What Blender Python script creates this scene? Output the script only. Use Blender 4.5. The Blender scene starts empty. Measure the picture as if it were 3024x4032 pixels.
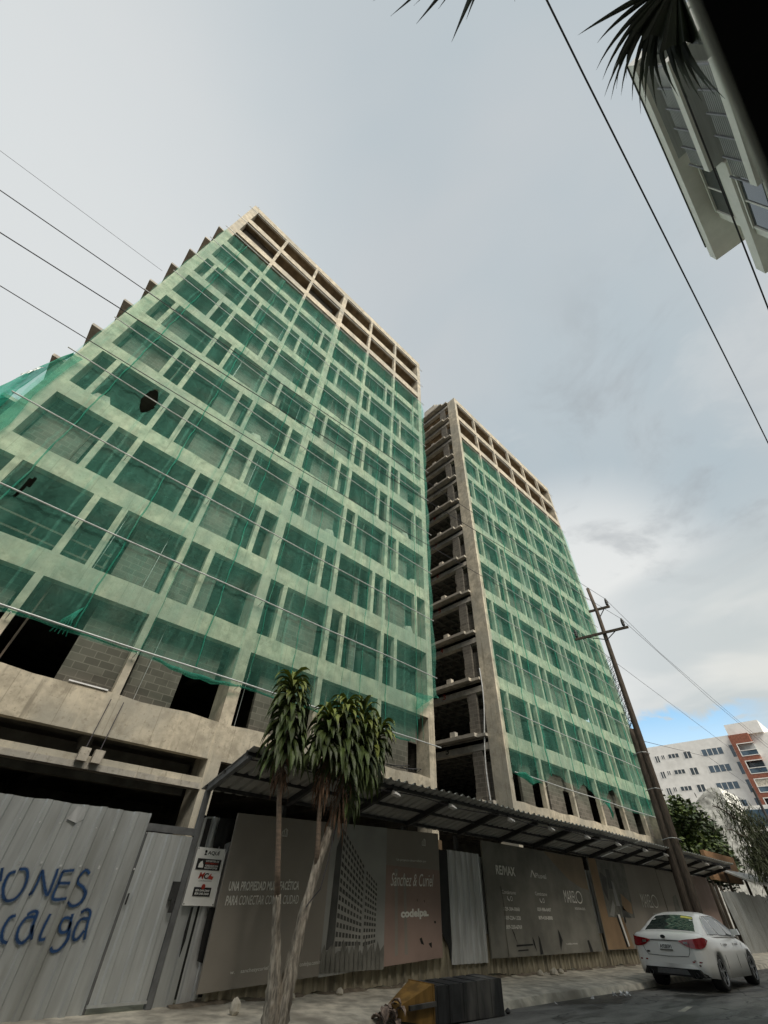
import bpy, math, random
from mathutils import Vector, Matrix
random.seed(7)
C = bpy.context.scene.collection
R = math.radians
# ------------------------------------------------------------------ camera, world, sun, exposure
EXPO = 1.75
K = 1.0 / 2 ** EXPO                     # display value -> scene radiance
cam = bpy.data.objects.new('camera', bpy.data.cameras.new('camera')); C.objects.link(cam)
bpy.context.scene.camera = cam
cd = cam.data
cd.sensor_fit = 'VERTICAL'; cd.sensor_height = 36.0
cd.lens = 1604.39 / 4032 * 36
cd.clip_start = 0.02; cd.clip_end = 3000
yaw, pitch, roll = 0.71790225, 0.75618226, 0.05467963
fw = Vector((math.sin(yaw) * math.cos(pitch), math.cos(yaw) * math.cos(pitch), math.sin(pitch)))
r0 = Vector((math.cos(yaw), -math.sin(yaw), 0)); u0 = r0.cross(fw)
rt = math.cos(roll) * r0 + math.sin(roll) * u0; up = -math.sin(roll) * r0 + math.cos(roll) * u0
cam.matrix_world = Matrix(((rt.x, up.x, -fw.x, 0), (rt.y, up.y, -fw.y, 0), (rt.z, up.z, -fw.z, 0), (0, 0, 0, 1)))
cd.dof.use_dof = True; cd.dof.focus_distance = 22; cd.dof.aperture_fstop = 4.5
sc = bpy.context.scene
sc.view_settings.view_transform = 'Standard'; sc.view_settings.look = 'None'
sc.view_settings.exposure = EXPO; sc.view_settings.gamma = 1
sc.cycles.use_denoising = True
sc.cycles.max_bounces = 6; sc.cycles.diffuse_bounces = 3; sc.cycles.transparent_max_bounces = 16
sc.cycles.caustics_reflective = False; sc.cycles.caustics_refractive = False

SUN_EL, SUN_AZ = 44.0, 193.0            # azimuth clockwise from +Y
sd = Vector((math.sin(R(SUN_AZ)) * math.cos(R(SUN_EL)), math.cos(R(SUN_AZ)) * math.cos(R(SUN_EL)), math.sin(R(SUN_EL))))
sun = bpy.data.objects.new('sun', bpy.data.lights.new('sun', 'SUN')); C.objects.link(sun)
sun.data.energy = 1.5; sun.data.angle = R(34); sun.data.color = (1, .92, .80)
sun.rotation_euler = (-sd).to_track_quat('-Z', 'Y').to_euler()

class NT:
    """small helper for node trees"""
    def __init__(s, tree): s.t = tree; s.n = tree.nodes; s.l = tree.links
    def new(s, kind, **kw):
        n = s.n.new(kind)
        for k, v in kw.items(): setattr(n, k, v)
        return n
    def put(s, sock, v):
        if hasattr(v, 'links') or isinstance(v, bpy.types.NodeSocket): s.l.new(v, sock)
        else:
            try: sock.default_value = v
            except Exception: sock.default_value = (*v, 1.0)
    def math(s, op, a, b=0.0, clamp=False):
        n = s.new('ShaderNodeMath', operation=op, use_clamp=clamp); s.put(n.inputs[0], a); s.put(n.inputs[1], b); return n.outputs[0]
    def ramp(s, v, a, b, lo=0.0, hi=1.0):
        n = s.new('ShaderNodeMapRange', interpolation_type='SMOOTHSTEP'); s.put(n.inputs[0], v)
        for i, x in enumerate((a, b, lo, hi)): n.inputs[1 + i].default_value = x
        return n.outputs[0]
    def dot(s, v, d):
        n = s.new('ShaderNodeVectorMath', operation='DOT_PRODUCT'); s.l.new(v, n.inputs[0]); n.inputs[1].default_value = d; return n.outputs['Value']
    def mix(s, f, a, b, mode='MIX'):
        n = s.new('ShaderNodeMix', data_type='RGBA', blend_type=mode); s.put(n.inputs[0], f); s.put(n.inputs[6], a); s.put(n.inputs[7], b); return n.outputs[2]
    def noise(s, vec, scale, detail=4, rough=.55, dist=0.0):
        n = s.new('ShaderNodeTexNoise'); s.put(n.inputs['Vector'], vec); n.inputs['Scale'].default_value = scale
        n.inputs['Detail'].default_value = detail; n.inputs['Roughness'].default_value = rough; n.inputs['Distortion'].default_value = dist
        return n.outputs['Fac']
    def vmul(s, v, d):
        n = s.new('ShaderNodeVectorMath', operation='MULTIPLY'); s.l.new(v, n.inputs[0]); n.inputs[1].default_value = d; return n.outputs[0]

w = bpy.data.worlds.new('World'); sc.world = w; w.use_nodes = True
t = NT(w.node_tree); t.n.clear()
d = t.new('ShaderNodeTexCoord').outputs['Generated']
sky = t.new('ShaderNodeTexSky', sky_type='NISHITA'); sky.sun_disc = False
sky.sun_elevation = R(SUN_EL); sky.sun_rotation = R(SUN_AZ)
bg1 = t.new('ShaderNodeBackground'); t.l.new(sky.outputs[0], bg1.inputs[0]); bg1.inputs[1].default_value = .085
zc = t.dot(d, (0, 0, 1)); xc = t.dot(d, (1, 0, 0))
# planar cloud coordinates (x/z, y/z) stretch the clouds towards the horizon
zz_ = t.math('MAXIMUM', zc, .12)
dv = t.new('ShaderNodeVectorMath', operation='DIVIDE'); t.l.new(d, dv.inputs[0])
cmb = t.new('ShaderNodeCombineXYZ'); [t.l.new(zz_, cmb.inputs[i]) for i in range(3)]
t.l.new(cmb.outputs[0], dv.inputs[1]); pl = dv.outputs[0]
n_big = t.noise(pl, .9, 4, .5, .4)
n_mid = t.noise(pl, 2.6, 7, .58, .5)
n_fine = t.noise(d, 7, 8, .6, .8)
col = t.mix(t.ramp(n_big, .35, .65), (.455, .535, .582), (.555, .592, .615))
left = t.ramp(t.dot(d, (-.44, .68, .58)), .58, 1.0)
col = t.mix(t.math('MULTIPLY', left, .85), col, (.76, .78, .78))
low = t.ramp(zc, .62, .36)
col = t.mix(t.math('MULTIPLY', low, t.ramp(xc, .2, .8)), col, (.66, .69, .69))
g1 = t.ramp(t.dot(d, (.83, .27, .49)), .955, .999)
col = t.mix(t.math('MULTIPLY', g1, .75), col, (.88, .88, .86))
g2 = t.ramp(t.dot(d, (.95, .02, .28)), .955, .998)
col = t.mix(t.math('MULTIPLY', g2, .55), col, (.84, .83, .76))
hole = t.math('MULTIPLY', t.ramp(t.dot(d, (.93, .0, .37)), .93, .985), t.ramp(n_big, .40, .62))
col = t.mix(t.math('MULTIPLY', hole, .55), col, (.46, .53, .56))
# ragged darker scud on the right side of the sky
dk = t.math('MULTIPLY', t.math('MULTIPLY', t.ramp(n_mid, .52, .70), t.ramp(xc, .34, .62)), t.ramp(zc, .42, .56))
col = t.mix(t.math('MULTIPLY', dk, .5), col, (.36, .39, .415))
bri = t.math('MULTIPLY', t.ramp(n_mid, .47, .34), t.ramp(xc, .42, .6))
col = t.mix(t.math('MULTIPLY', bri, .22), col, (.72, .74, .74))
bg2 = t.new('ShaderNodeBackground'); t.l.new(col, bg2.inputs[0]); bg2.inputs[1].default_value = K
# clear blue strip low over the far end of the street
edge = t.math('ADD', zc, t.math('MULTIPLY', t.math('SUBTRACT', n_fine, .5), .09))
clear = t.math('MULTIPLY', t.ramp(edge, .284, .262), t.ramp(xc, .70, .86))
puff = t.math('MULTIPLY', t.ramp(t.noise(t.vmul(d, (1, 1, 2.6)), 11, 5, .5, .3), .54, .62), t.ramp(zc, .235, .262))
clear = t.math('MULTIPLY', clear, t.math('SUBTRACT', 1.0, puff))
clear = t.math('MULTIPLY', clear, t.ramp(t.dot(d, (-.12, .99, 0)), -.06, .06))
bgb = t.new('ShaderNodeBackground'); bgb.inputs[1].default_value = K
t.l.new(t.mix(t.ramp(zc, .20, .29), (.58, .80, .92), (.30, .60, .86)), bgb.inputs[0])
addb = t.new('ShaderNodeMixShader'); addb.inputs[0].default_value = .25
t.l.new(bgb.outputs[0], addb.inputs[1]); t.l.new(bg1.outputs[0], addb.inputs[2])
mx = t.new('ShaderNodeMixShader'); t.l.new(clear, mx.inputs[0])
t.l.new(bg2.outputs[0], mx.inputs[1]); t.l.new(addb.outputs[0], mx.inputs[2])
t.l.new(mx.outputs[0], t.new('ShaderNodeOutputWorld').inputs[0])

# ------------------------------------------------------------------ materials
MATS = {}
def base_mat(name):
    m = bpy.data.materials.new(name); m.use_nodes = True; t = NT(m.node_tree); t.n.clear()
    b = t.new('ShaderNodeBsdfPrincipled'); o = t.new('ShaderNodeOutputMaterial'); t.l.new(b.outputs[0], o.inputs[0])
    MATS[name] = m
    return m, t, b, o
def simple(name, col, rough=.6, metal=0.0, var=.25, scale=6.0, bump=0.0, dirt=None, rand=0.0, spec=None, stretch=(1, 1, 1)):
    m, t, b, o = base_mat(name)
    p = t.new('ShaderNodeTexCoord').outputs['Object']
    q = t.vmul(p, stretch)
    n1 = t.noise(q, scale, 6); n2 = t.noise(q, scale * .22, 4)
    dark = tuple(c * (1 - var) for c in col); lite = tuple(min(1, c * (1 + var)) for c in col)
    c = t.mix(t.ramp(n1, .3, .7), dark, lite)
    if dirt: c = t.mix(t.ramp(n2, .48, .72, 0, dirt[1]), c, dirt[0])
    if rand:
        ri = t.new('ShaderNodeObjectInfo').outputs['Random']
        c = t.mix(t.math('MULTIPLY', ri, rand), c, tuple(x * .35 for x in col))
    t.put(b.inputs['Base Color'], c); b.inputs['Roughness'].default_value = rough; b.inputs['Metallic'].default_value = metal
    if spec is not None: b.inputs['Specular IOR Level'].default_value = spec
    if bump:
        bn = t.new('ShaderNodeBump'); bn.inputs['Strength'].default_value = bump; bn.inputs['Distance'].default_value = .02
        t.l.new(n1, bn.inputs['Height']); t.l.new(bn.outputs[0], b.inputs['Normal'])
    return m
def concrete(name, col, stain=.55):
    m, t, b, o = base_mat(name)
    p = t.new('ShaderNodeTexCoord').outputs['Object']
    big = t.noise(p, .45, 5, .6); mid = t.noise(p, 2.2, 6, .62); fine = t.noise(p, 11, 5, .6)
    streak = t.noise(t.vmul(p, (5.5, 5.5, .35)), 1, 4, .6)
    c = t.mix(t.ramp(mid, .32, .68), tuple(x * .70 for x in col), tuple(min(1, x * 1.16) for x in col))
    c = t.mix(t.ramp(big, .40, .64, 0, .7), c, (col[0] * .64, col[1] * .69, col[2] * .76))
    c = t.mix(t.ramp(streak, .56, .74, 0, stain), c, tuple(x * .42 for x in col))
    c = t.mix(t.ramp(streak, .40, .28, 0, .4), c, (min(1, col[0] * 1.25), min(1, col[1] * 1.22), min(1, col[2] * 1.15)))
    c = t.mix(t.ramp(fine, .58, .68, 0, .6), c, tuple(x * .45 for x in col))
    blot = t.noise(p, 1.3, 9, .72, .3)
    c = t.mix(t.ramp(blot, .54, .62, 0, .5), c, tuple(x * .50 for x in col))
    pit = t.noise(t.vmul(p, (1, 1, .6)), 24, 3, .6)
    c = t.mix(t.ramp(pit, .66, .72, 0, .7), c, tuple(x * .38 for x in col))
    # formwork joints every 1.22 m
    sp = t.new('ShaderNodeSeparateXYZ'); t.l.new(p, sp.inputs[0])
    fx = t.math('FRACT', t.math('DIVIDE', t.math('ADD', sp.outputs[0], 50.3), 1.22))
    c = t.mix(t.ramp(t.math('ABSOLUTE', t.math('SUBTRACT', fx, .5)), .012, .004, 0, .45), c, tuple(x * .38 for x in col))
    t.put(b.inputs['Base Color'], c); b.inputs['Roughness'].default_value = .9; b.inputs['Specular IOR Level'].default_value = .2
    bn = t.new('ShaderNodeBump'); bn.inputs['Strength'].default_value = .5; bn.inputs['Distance'].default_value = .02
    t.l.new(mid, bn.inputs['Height']); t.l.new(bn.outputs[0], b.inputs['Normal'])
    return m
def blockwork(name, col):
    m, t, b, o = base_mat(name)
    p = t.new('ShaderNodeTexCoord').outputs['Object']
    sp = t.new('ShaderNodeSeparateXYZ'); t.l.new(p, sp.inputs[0])
    cb = t.new('ShaderNodeCombineXYZ'); t.l.new(t.math('ADD', sp.outputs[0], sp.outputs[1]), cb.inputs[0]); t.l.new(sp.outputs[2], cb.inputs[1])
    br = t.new('ShaderNodeTexBrick'); t.l.new(cb.outputs[0], br.inputs['Vector'])
    for k, v in (('Scale', 1.0), ('Mortar Size', .013), ('Mortar Smooth', .2), ('Brick Width', .41), ('Row Height', .21), ('Bias', -.2)): br.inputs[k].default_value = v
    br.inputs['Color1'].default_value = (*col, 1); br.inputs['Color2'].default_value = (*[x * .62 for x in col], 1)
    br.inputs['Mortar'].default_value = (*[min(1, x * 1.35) for x in col], 1)
    c = t.mix(t.ramp(t.noise(p, 1.4, 6, .6), .45, .75, 0, .6), br.outputs['Color'], tuple(x * .5 for x in col))
    t.put(b.inputs['Base Color'], c); b.inputs['Roughness'].default_value = .95; b.inputs['Specular IOR Level'].default_value = .15
    return m
M_CONC = concrete('bare_concrete', (.53, .475, .37), .7)
M_CONC2 = concrete('weathered_concrete', (.47, .43, .36), .7)
M_BLOCK = blockwork('concrete_block', (.165, .152, .130))
M_IN = simple('shaded_raw_interior', (.13, .125, .11), .95, var=.3, scale=1.5)  # darkened so the colour carries the shade inside the floors
M_INW = simple('lit_raw_interior', (.27, .215, .15), .95, var=.3, scale=1.5)  # lighter, warmer copy for the top floors, their light put into the colour
M_ZINC = simple('zinc_sheet', (.58, .60, .60), .42, .45, var=.10, scale=3.0, bump=.1, dirt=((.26, .25, .21), .45), rand=.25, stretch=(3, 3, .5))
M_ZINCL = simple('pale_zinc', (.62, .63, .63), .45, .3, var=.15, scale=3.0, dirt=((.25, .24, .2), .5), rand=.15, stretch=(3, 3, .5))
M_MUD = simple('muddy_sheet', (.32, .285, .21), .8, .1, var=.3, scale=2.5, dirt=((.10, .09, .07), .7), stretch=(3, 3, .7))
M_ROOFS = simple('grey_roof_sheet', (.42, .42, .40), .55, .2, var=.15, scale=2.0, dirt=((.24, .22, .19), .5))
M_STEELG = simple('grey_painted_steel', (.16, .165, .17), .5, .3, var=.2, scale=5)
M_STEELD = simple('dark_steel', (.045, .045, .045), .6, .3, var=.3, scale=5)
M_POLEW = simple('galvanised_pipe', (.62, .63, .62), .4, .5, var=.15, scale=4)
M_WHITE = simple('white_paint', (.82, .81, .78), .7, var=.06, scale=1.2, dirt=((.55, .54, .5), .35))
M_WHITE2 = simple('white_stucco', (.84, .83, .79), .8, var=.05, scale=2.0)
M_OLDWHITE = simple('mouldy_white_wall', (.68, .68, .63), .9, var=.30, scale=2.6, dirt=((.15, .15, .135), .95))
M_BRICKRED = simple('red_brick_tile', (.26, .095, .06), .8, var=.25, scale=4)
M_ORANGE = simple('ochre_board', (.34, .195, .10), .85, var=.12, scale=3, dirt=((.22, .12, .06), .4))
M_GLASS = simple('dark_window_glass', (.03, .045, .055), .08, 0, var=.3, scale=1, spec=.8)
M_BLUEGL = simple('blue_window_glass', (.06, .10, .14), .06, 0, var=.3, scale=1, spec=.9)
M_WOOD = simple('weathered_wood', (.085, .066, .05), .9, var=.4, scale=8, bump=.3, stretch=(4, 4, .5))
def asphalt():
    m, t, b, o = base_mat('asphalt')
    p = t.new('ShaderNodeTexCoord').outputs['Object']
    grit = t.noise(p, 40, 4, .7); mid = t.noise(t.vmul(p, (.5, 1.5, 1)), 1.6, 6, .6, .4); wet = t.noise(t.vmul(p, (.35, 1.3, 1)), .8, 5, .6, .6)
    vo = t.new('ShaderNodeTexVoronoi', feature='DISTANCE_TO_EDGE'); vo.inputs['Scale'].default_value = .55
    vm = t.new('ShaderNodeVectorMath', operation='ADD'); t.l.new(p, vm.inputs[0]); nz = t.new('ShaderNodeTexNoise'); nz.inputs['Scale'].default_value = 1.5; t.l.new(p, nz.inputs['Vector']); t.l.new(nz.outputs['Color'], vm.inputs[1]); t.l.new(vm.outputs[0], vo.inputs['Vector'])
    c = t.mix(t.ramp(mid, .3, .7), (.085, .082, .076), (.20, .195, .18))
    c = t.mix(t.ramp(grit, .45, .75, 0, .5), c, (.28, .27, .25))
    c = t.mix(t.ramp(wet, .50, .62, 0, .85), c, (.028, .028, .028))
    c = t.mix(t.ramp(vo.outputs[0], .016, .004, 0, .8), c, (.02, .02, .02))
    t.put(b.inputs['Base Color'], c); t.put(b.inputs['Roughness'], t.ramp(wet, .50, .62, .85, .32))
    bn = t.new('ShaderNodeBump'); bn.inputs['Strength'].default_value = .5; bn.inputs['Distance'].default_value = .02; t.l.new(t.math('ADD', grit, mid), bn.inputs['Height']); t.l.new(bn.outputs[0], b.inputs['Normal'])
    return m
M_ASPH = asphalt()
M_PAVE = simple('dusty_pavement', (.50, .465, .39), .95, var=.35, scale=3.5, bump=.6, dirt=((.21, .19, .155), .85))
M_DIRT = simple('bare_earth', (.17, .14, .105), 1, var=.4, scale=5, bump=.5)
M_SITE = simple('shaded_site_soil', (.06, .052, .042), 1, var=.4, scale=4, bump=.5)  # earth darkened so its colour carries the shade behind the fence
M_BLACK = simple('black_plastic', (.03, .03, .031), .6, var=.4, scale=5, dirt=((.17, .16, .145), .8), stretch=(2, 2, .7))
M_VOID = simple('black_tarp_and_gap', (.012, .012, .012), .7, var=.3, scale=4)
M_YELLOW = simple('yellow_plastic', (.25, .14, .035), .65, var=.4, scale=3, dirt=((.13, .08, .035), .8), stretch=(2, 2, .6))
M_RUBBER = simple('tyre_rubber', (.018, .018, .018), .8, var=.2)
M_RIM = simple('alloy_rim', (.35, .35, .35), .35, .8, var=.1)
M_CARW = simple('white_car_paint', (.84, .83, .80), .22, 0, var=.03, scale=2, dirt=((.55, .54, .50), .35), spec=.6)
M_CARGL = simple('tinted_car_glass', (.022, .034, .031), .06, 0, var=.02, scale=.3, spec=.8)
M_CARRED = simple('red_lamp_lens', (.22, .006, .012), .15, 0, var=.2, spec=.7)
M_CHROME = simple('chrome_trim', (.6, .6, .6), .15, 1.0, var=.05)
M_BARK = simple('rough_pale_bark', (.34, .30, .245), .95, var=.5, scale=9, bump=.8, dirt=((.07, .055, .04), .8), stretch=(3, 3, .6))
M_STEM = simple('smooth_brown_stem', (.23, .17, .125), .85, var=.25, scale=8, stretch=(1, 1, 4))
M_DRY = simple('dry_leaf', (.17, .10, .06), .9, var=.45, scale=7)
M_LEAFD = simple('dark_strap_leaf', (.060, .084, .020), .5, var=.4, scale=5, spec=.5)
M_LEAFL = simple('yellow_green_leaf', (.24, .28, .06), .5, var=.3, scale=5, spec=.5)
M_LEAFM = simple('mid_green_leaf', (.09, .13, .03), .5, var=.35, scale=5, spec=.5)
M_TREED = simple('dark_broad_leaf', (.028, .048, .012), .5, var=.5, scale=1.5)
M_TREEL = simple('bright_broad_leaf', (.075, .105, .022), .5, var=.4, scale=1.5)
M_PINE = simple('wispy_needle', (.036, .046, .014), .7, var=.4, scale=2)
M_PALM = simple('palm_leaf', (.022, .032, .014), .5, var=.4, scale=4)
M_CABLE = simple('cable_black', (.06, .055, .065), .5)
M_SPRAY = simple('blue_spray_paint', (.012, .052, .15), .7, var=.2, scale=6)
M_INK = simple('white_print', (.82, .80, .74), .8, var=.1, scale=5)
M_INKB = simple('black_print', (.015, .015, .015), .7)
M_INKR = simple('red_print', (.45, .05, .03), .7)
M_REDP = simple('red_marking_paint', (.30, .04, .025), .9)
M_TAN = simple('brown_billboard', (.29, .262, .225), .75, var=.1, scale=.8, bump=.35, dirt=((.25, .13, .10), .6))
M_TAN2 = simple('dark_billboard', (.20, .192, .165), .75, var=.25, scale=1.2, bump=.5, dirt=((.06, .057, .048), .75))
M_PINK = simple('pink_billboard', (.33, .235, .20), .75, var=.15, scale=.9, dirt=((.12, .095, .07), .75))
M_BRN = simple('brown_print', (.25, .195, .135), .75, var=.2, scale=.8)
M_TOWP = simple('tower_print', (.37, .36, .33), .6, var=.12, scale=2)
M_GREYP = simple('grey_print', (.33, .33, .31), .75, var=.1, scale=1.5)
M_GREYD = simple('dark_grey_print', (.075, .075, .07), .75, var=.3, scale=2.5)
M_GREYM = simple('mid_grey_print', (.17, .165, .145), .75, var=.3, scale=3)
M_PEACH = simple('orange_print', (.30, .20, .115), .75, var=.2, scale=.8)
M_SIGN = simple('white_sign_board', (.88, .88, .85), .6, var=.06, scale=3)
M_STICK = simple('yellow_sticker', (.6, .55, .1), .5)
M_LITTER = simple('white_litter', (.75, .75, .75), .6, var=.1)
M_RAG = simple('soiled_rags', (.25, .19, .155), .95, var=.6, scale=14)
M_SOFFIT = simple('grey_soffit', (.46, .48, .48), .6, var=.12, scale=1.5, stretch=(.3, 6, 1))
M_CARBLK = simple('black_car_trim', (.006, .006, .006), .7)
M_SEAL = simple('pale_rubber_seal', (.75, .77, .68), .5)

def mist_mat():
    m = bpy.data.materials.new('spray_mist'); m.use_nodes = True; t = NT(m.node_tree); t.n.clear()
    df = t.new('ShaderNodeBsdfDiffuse'); df.inputs[0].default_value = (.018, .07, .19, 1); tr = t.new('ShaderNodeBsdfTransparent')
    p = t.new('ShaderNodeTexCoord').outputs['Object']; mx = t.new('ShaderNodeMixShader')
    t.l.new(t.ramp(t.noise(p, 60, 3), .35, .7, .12, .55), mx.inputs[0]); t.l.new(tr.outputs[0], mx.inputs[1]); t.l.new(df.outputs[0], mx.inputs[2])
    t.l.new(mx.outputs[0], t.new('ShaderNodeOutputMaterial').inputs[0]); return m
M_MIST = mist_mat()
def net_mat(name, cover, tint, alb):
    m = bpy.data.materials.new(name); m.use_nodes = True; t = NT(m.node_tree); t.n.clear()
    p = t.new('ShaderNodeTexCoord').outputs['Object']
    vst = t.noise(t.vmul(p, (1.6, 1.6, .12)), 1, 6, .65, .3); cl = t.noise(p, .28, 4, .6)
    fine = t.noise(t.vmul(p, (10, 10, .5)), 1, 3, .6); crease = t.noise(t.vmul(p, (2.2, 2.2, 1.1)), 1, 5, .6, 1.2)
    f = t.math('ADD', t.ramp(vst, .33, .70, cover * .70, cover * 1.25), t.ramp(cl, .32, .68, -.02, .04))
    f = t.math('ADD', f, t.ramp(fine, .60, .75, 0, .12))
    f = t.math('ADD', f, t.ramp(t.math('ABSOLUTE', t.math('SUBTRACT', crease, .5)), .014, .0, 0, .09))
    sp = t.new('ShaderNodeSeparateXYZ'); t.l.new(p, sp.inputs[0])       # overlaps where two rolls of net meet
    lap = t.math('FRACT', t.math('DIVIDE', t.math('ADD', t.math('ADD', sp.outputs[0], 50.6), t.math('MULTIPLY', cl, .5)), 1.68))
    f = t.math('ADD', f, t.ramp(lap, .055, .04, 0, .13), True)
    dust = t.mix(t.ramp(t.noise(p, .6, 5, .6), .45, .8), alb, (.30, .52, .40))
    tr = t.new('ShaderNodeBsdfTransparent'); tr.inputs[0].default_value = (*tint, 1)
    bn = t.new('ShaderNodeBump'); bn.inputs['Strength'].default_value = .9; bn.inputs['Distance'].default_value = .12; t.l.new(t.math('ADD', vst, crease), bn.inputs['Height'])
    df = t.new('ShaderNodeBsdfDiffuse'); t.put(df.inputs[0], dust); t.l.new(bn.outputs[0], df.inputs['Normal'])
    tl = t.new('ShaderNodeBsdfTranslucent'); t.put(tl.inputs[0], dust)
    m1 = t.new('ShaderNodeMixShader'); m1.inputs[0].default_value = .3; t.l.new(df.outputs[0], m1.inputs[1]); t.l.new(tl.outputs[0], m1.inputs[2])
    mx = t.new('ShaderNodeMixShader'); t.l.new(f, mx.inputs[0]); t.l.new(tr.outputs[0], mx.inputs[1]); t.l.new(m1.outputs[0], mx.inputs[2])
    t.l.new(mx.outputs[0], t.new('ShaderNodeOutputMaterial').inputs[0])
    MATS[name] = m
    return m
M_NET = net_mat('green_debris_net', .205, (.90, .995, .965), (.155, .47, .36))
M_NETD = net_mat('bunched_green_net', .42, (.7, .94, .88), (.07, .36, .27))
M_NETB = net_mat('heaped_green_net', .80, (.5, .9, .8), (.03, .30, .21))
M_PLAST = simple('crumpled_clear_plastic', (.7, .75, .73), .15, 0, var=.2, scale=12, bump=1.0, spec=.9)

# ------------------------------------------------------------------ mesh helpers
LOC = {}
def tag(o, label=None, cat=None, group=None, kind=None):
    if label: o['label'] = label
    if cat: o['category'] = cat
    if group: o['group'] = group
    if kind: o['kind'] = kind
    return o
def thing(name, label, cat, loc=(0, 0, 0), group=None):
    o = bpy.data.objects.new(name, None); o.empty_display_size = .2; C.objects.link(o); o.location = loc
    LOC[o.name] = Vector(loc)
    return tag(o, label, cat, group)
class MB:
    def __init__(s): s.v = []; s.f = []; s.m = []; s.mi = 0
    def quad(s, *p):
        i = len(s.v); s.v += [tuple(q) for q in p]; s.f.append(tuple(range(i, i + len(p)))); s.m.append(s.mi); return s
    poly = quad
    def box(s, x0, x1, y0, y1, z0, z1):
        i = len(s.v)
        s.v += [(x, y, z) for z in (z0, z1) for y in (y0, y1) for x in (x0, x1)]
        for f in ((0, 2, 3, 1), (4, 5, 7, 6), (0, 1, 5, 4), (2, 6, 7, 3), (0, 4, 6, 2), (1, 3, 7, 5)):
            s.f.append(tuple(i + k for k in f)); s.m.append(s.mi)
        return s
    def hexa(s, a, b):
        """box from two quads (bottom a, top b), same order"""
        i = len(s.v); s.v += [tuple(q) for q in a] + [tuple(q) for q in b]
        for f in ((3, 2, 1, 0), (4, 5, 6, 7), (0, 1, 5, 4), (1, 2, 6, 5), (2, 3, 7, 6), (3, 0, 4, 7)):
            s.f.append(tuple(i + k for k in f)); s.m.append(s.mi)
        return s
    def beam(s, a, b, w, h, upv=(0, 0, 1)):
        a = Vector(a); b = Vector(b); d = (b - a).normalized(); sx = d.cross(Vector(upv))
        if sx.length < 1e-4: sx = d.cross(Vector((1, 0, 0)))
        sx.normalize(); sz = sx.cross(d).normalized()
        q = [(-w / 2, -h / 2), (w / 2, -h / 2), (w / 2, h / 2), (-w / 2, h / 2)]
        return s.hexa([a + sx * x + sz * z for x, z in q], [b + sx * x + sz * z for x, z in q])
    def tube(s, pts, rad, n=8, cap=True):
        pts = [Vector(p) for p in pts]
        if not hasattr(rad, '__len__'): rad = [rad] * len(pts)
        base = len(s.v); prev = None
        for k, p in enumerate(pts):
            d = (pts[min(k + 1, len(pts) - 1)] - pts[max(k - 1, 0)]).normalized()
            if prev is None:
                a = d.cross(Vector((0, 0, 1)))
                if a.length < .05: a = d.cross(Vector((1, 0, 0)))
            else: a = prev - d * prev.dot(d)
            a.normalize(); prev = a; b = d.cross(a)
            for j in range(n):
                an = 2 * math.pi * j / n
                s.v.append(tuple(p + (a * math.cos(an) + b * math.sin(an)) * rad[k]))
        for k in range(len(pts) - 1):
            for j in range(n):
                s.f.append((base + k * n + j, base + k * n + (j + 1) % n, base + (k + 1) * n + (j + 1) % n, base + (k + 1) * n + j)); s.m.append(s.mi)
        if cap:
            s.f.append(tuple(base + j for j in reversed(range(n)))); s.m.append(s.mi)
            s.f.append(tuple(base + (len(pts) - 1) * n + j for j in range(n))); s.m.append(s.mi)
        return s
    def disc(s, c, r, axis='x', n=20, r2=0, wd=.0):
        p = []
        for j in range(n):
            a = 2 * math.pi * j / n; ca, sa = math.cos(a) * r, math.sin(a) * (r2 or r)
            p.append((c[0], c[1] + ca, c[2] + sa) if axis == 'x' else (c[0] + ca, c[1], c[2] + sa) if axis == 'y' else (c[0] + ca, c[1] + sa, c[2]))
        return s.poly(*p)
    def grid(s, fn, nu, nv, skip=None):
        i = len(s.v)
        s.v += [tuple(fn(a, b)) for b in range(nv + 1) for a in range(nu + 1)]
        for b in range(nv):
            for a in range(nu):
                if skip and skip(a, b): continue
                k = i + b * (nu + 1) + a; s.f.append((k, k + 1, k + nu + 2, k + nu + 1)); s.m.append(s.mi)
        return s
    def leaf(s, base, d0, ln, wd, droop, segs=5, fold=.25, stripe=None, tw=0.0):
        """a strap leaf that starts along d0 and bends down"""
        p = Vector(base); d = Vector(d0).normalized(); st = ln / segs
        side = d.cross(Vector((0, 0, 1)))
        if side.length < .05: side = Vector((1, 0, 0))
        side.normalize()
        if tw: side = (side + Vector((0, 0, tw))).normalized()
        rows = []
        for k in range(segs + 1):
            u = k / segs; ww = wd * (.35 + 1.3 * u) if u < .5 else wd * (1.0 if u < .62 else max(.03, (1 - u) / .38))
            nrm = side.cross(d).normalized()
            rows.append((p - side * ww / 2 + nrm * ww * fold, p.copy(), p + side * ww / 2 + nrm * ww * fold))
            p = p + d * st; d = (d + Vector((0, 0, -droop * (0.6 + u)))).normalized()
        i = len(s.v); mi = s.mi
        for r in rows: s.v += [tuple(q) for q in r]
        for k in range(segs):
            for h in (0, 1):
                s.f.append((i + 3 * k + h, i + 3 * k + h + 1, i + 3 * k + h + 4, i + 3 * k + h + 3)); s.m.append(mi)
        return s
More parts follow.
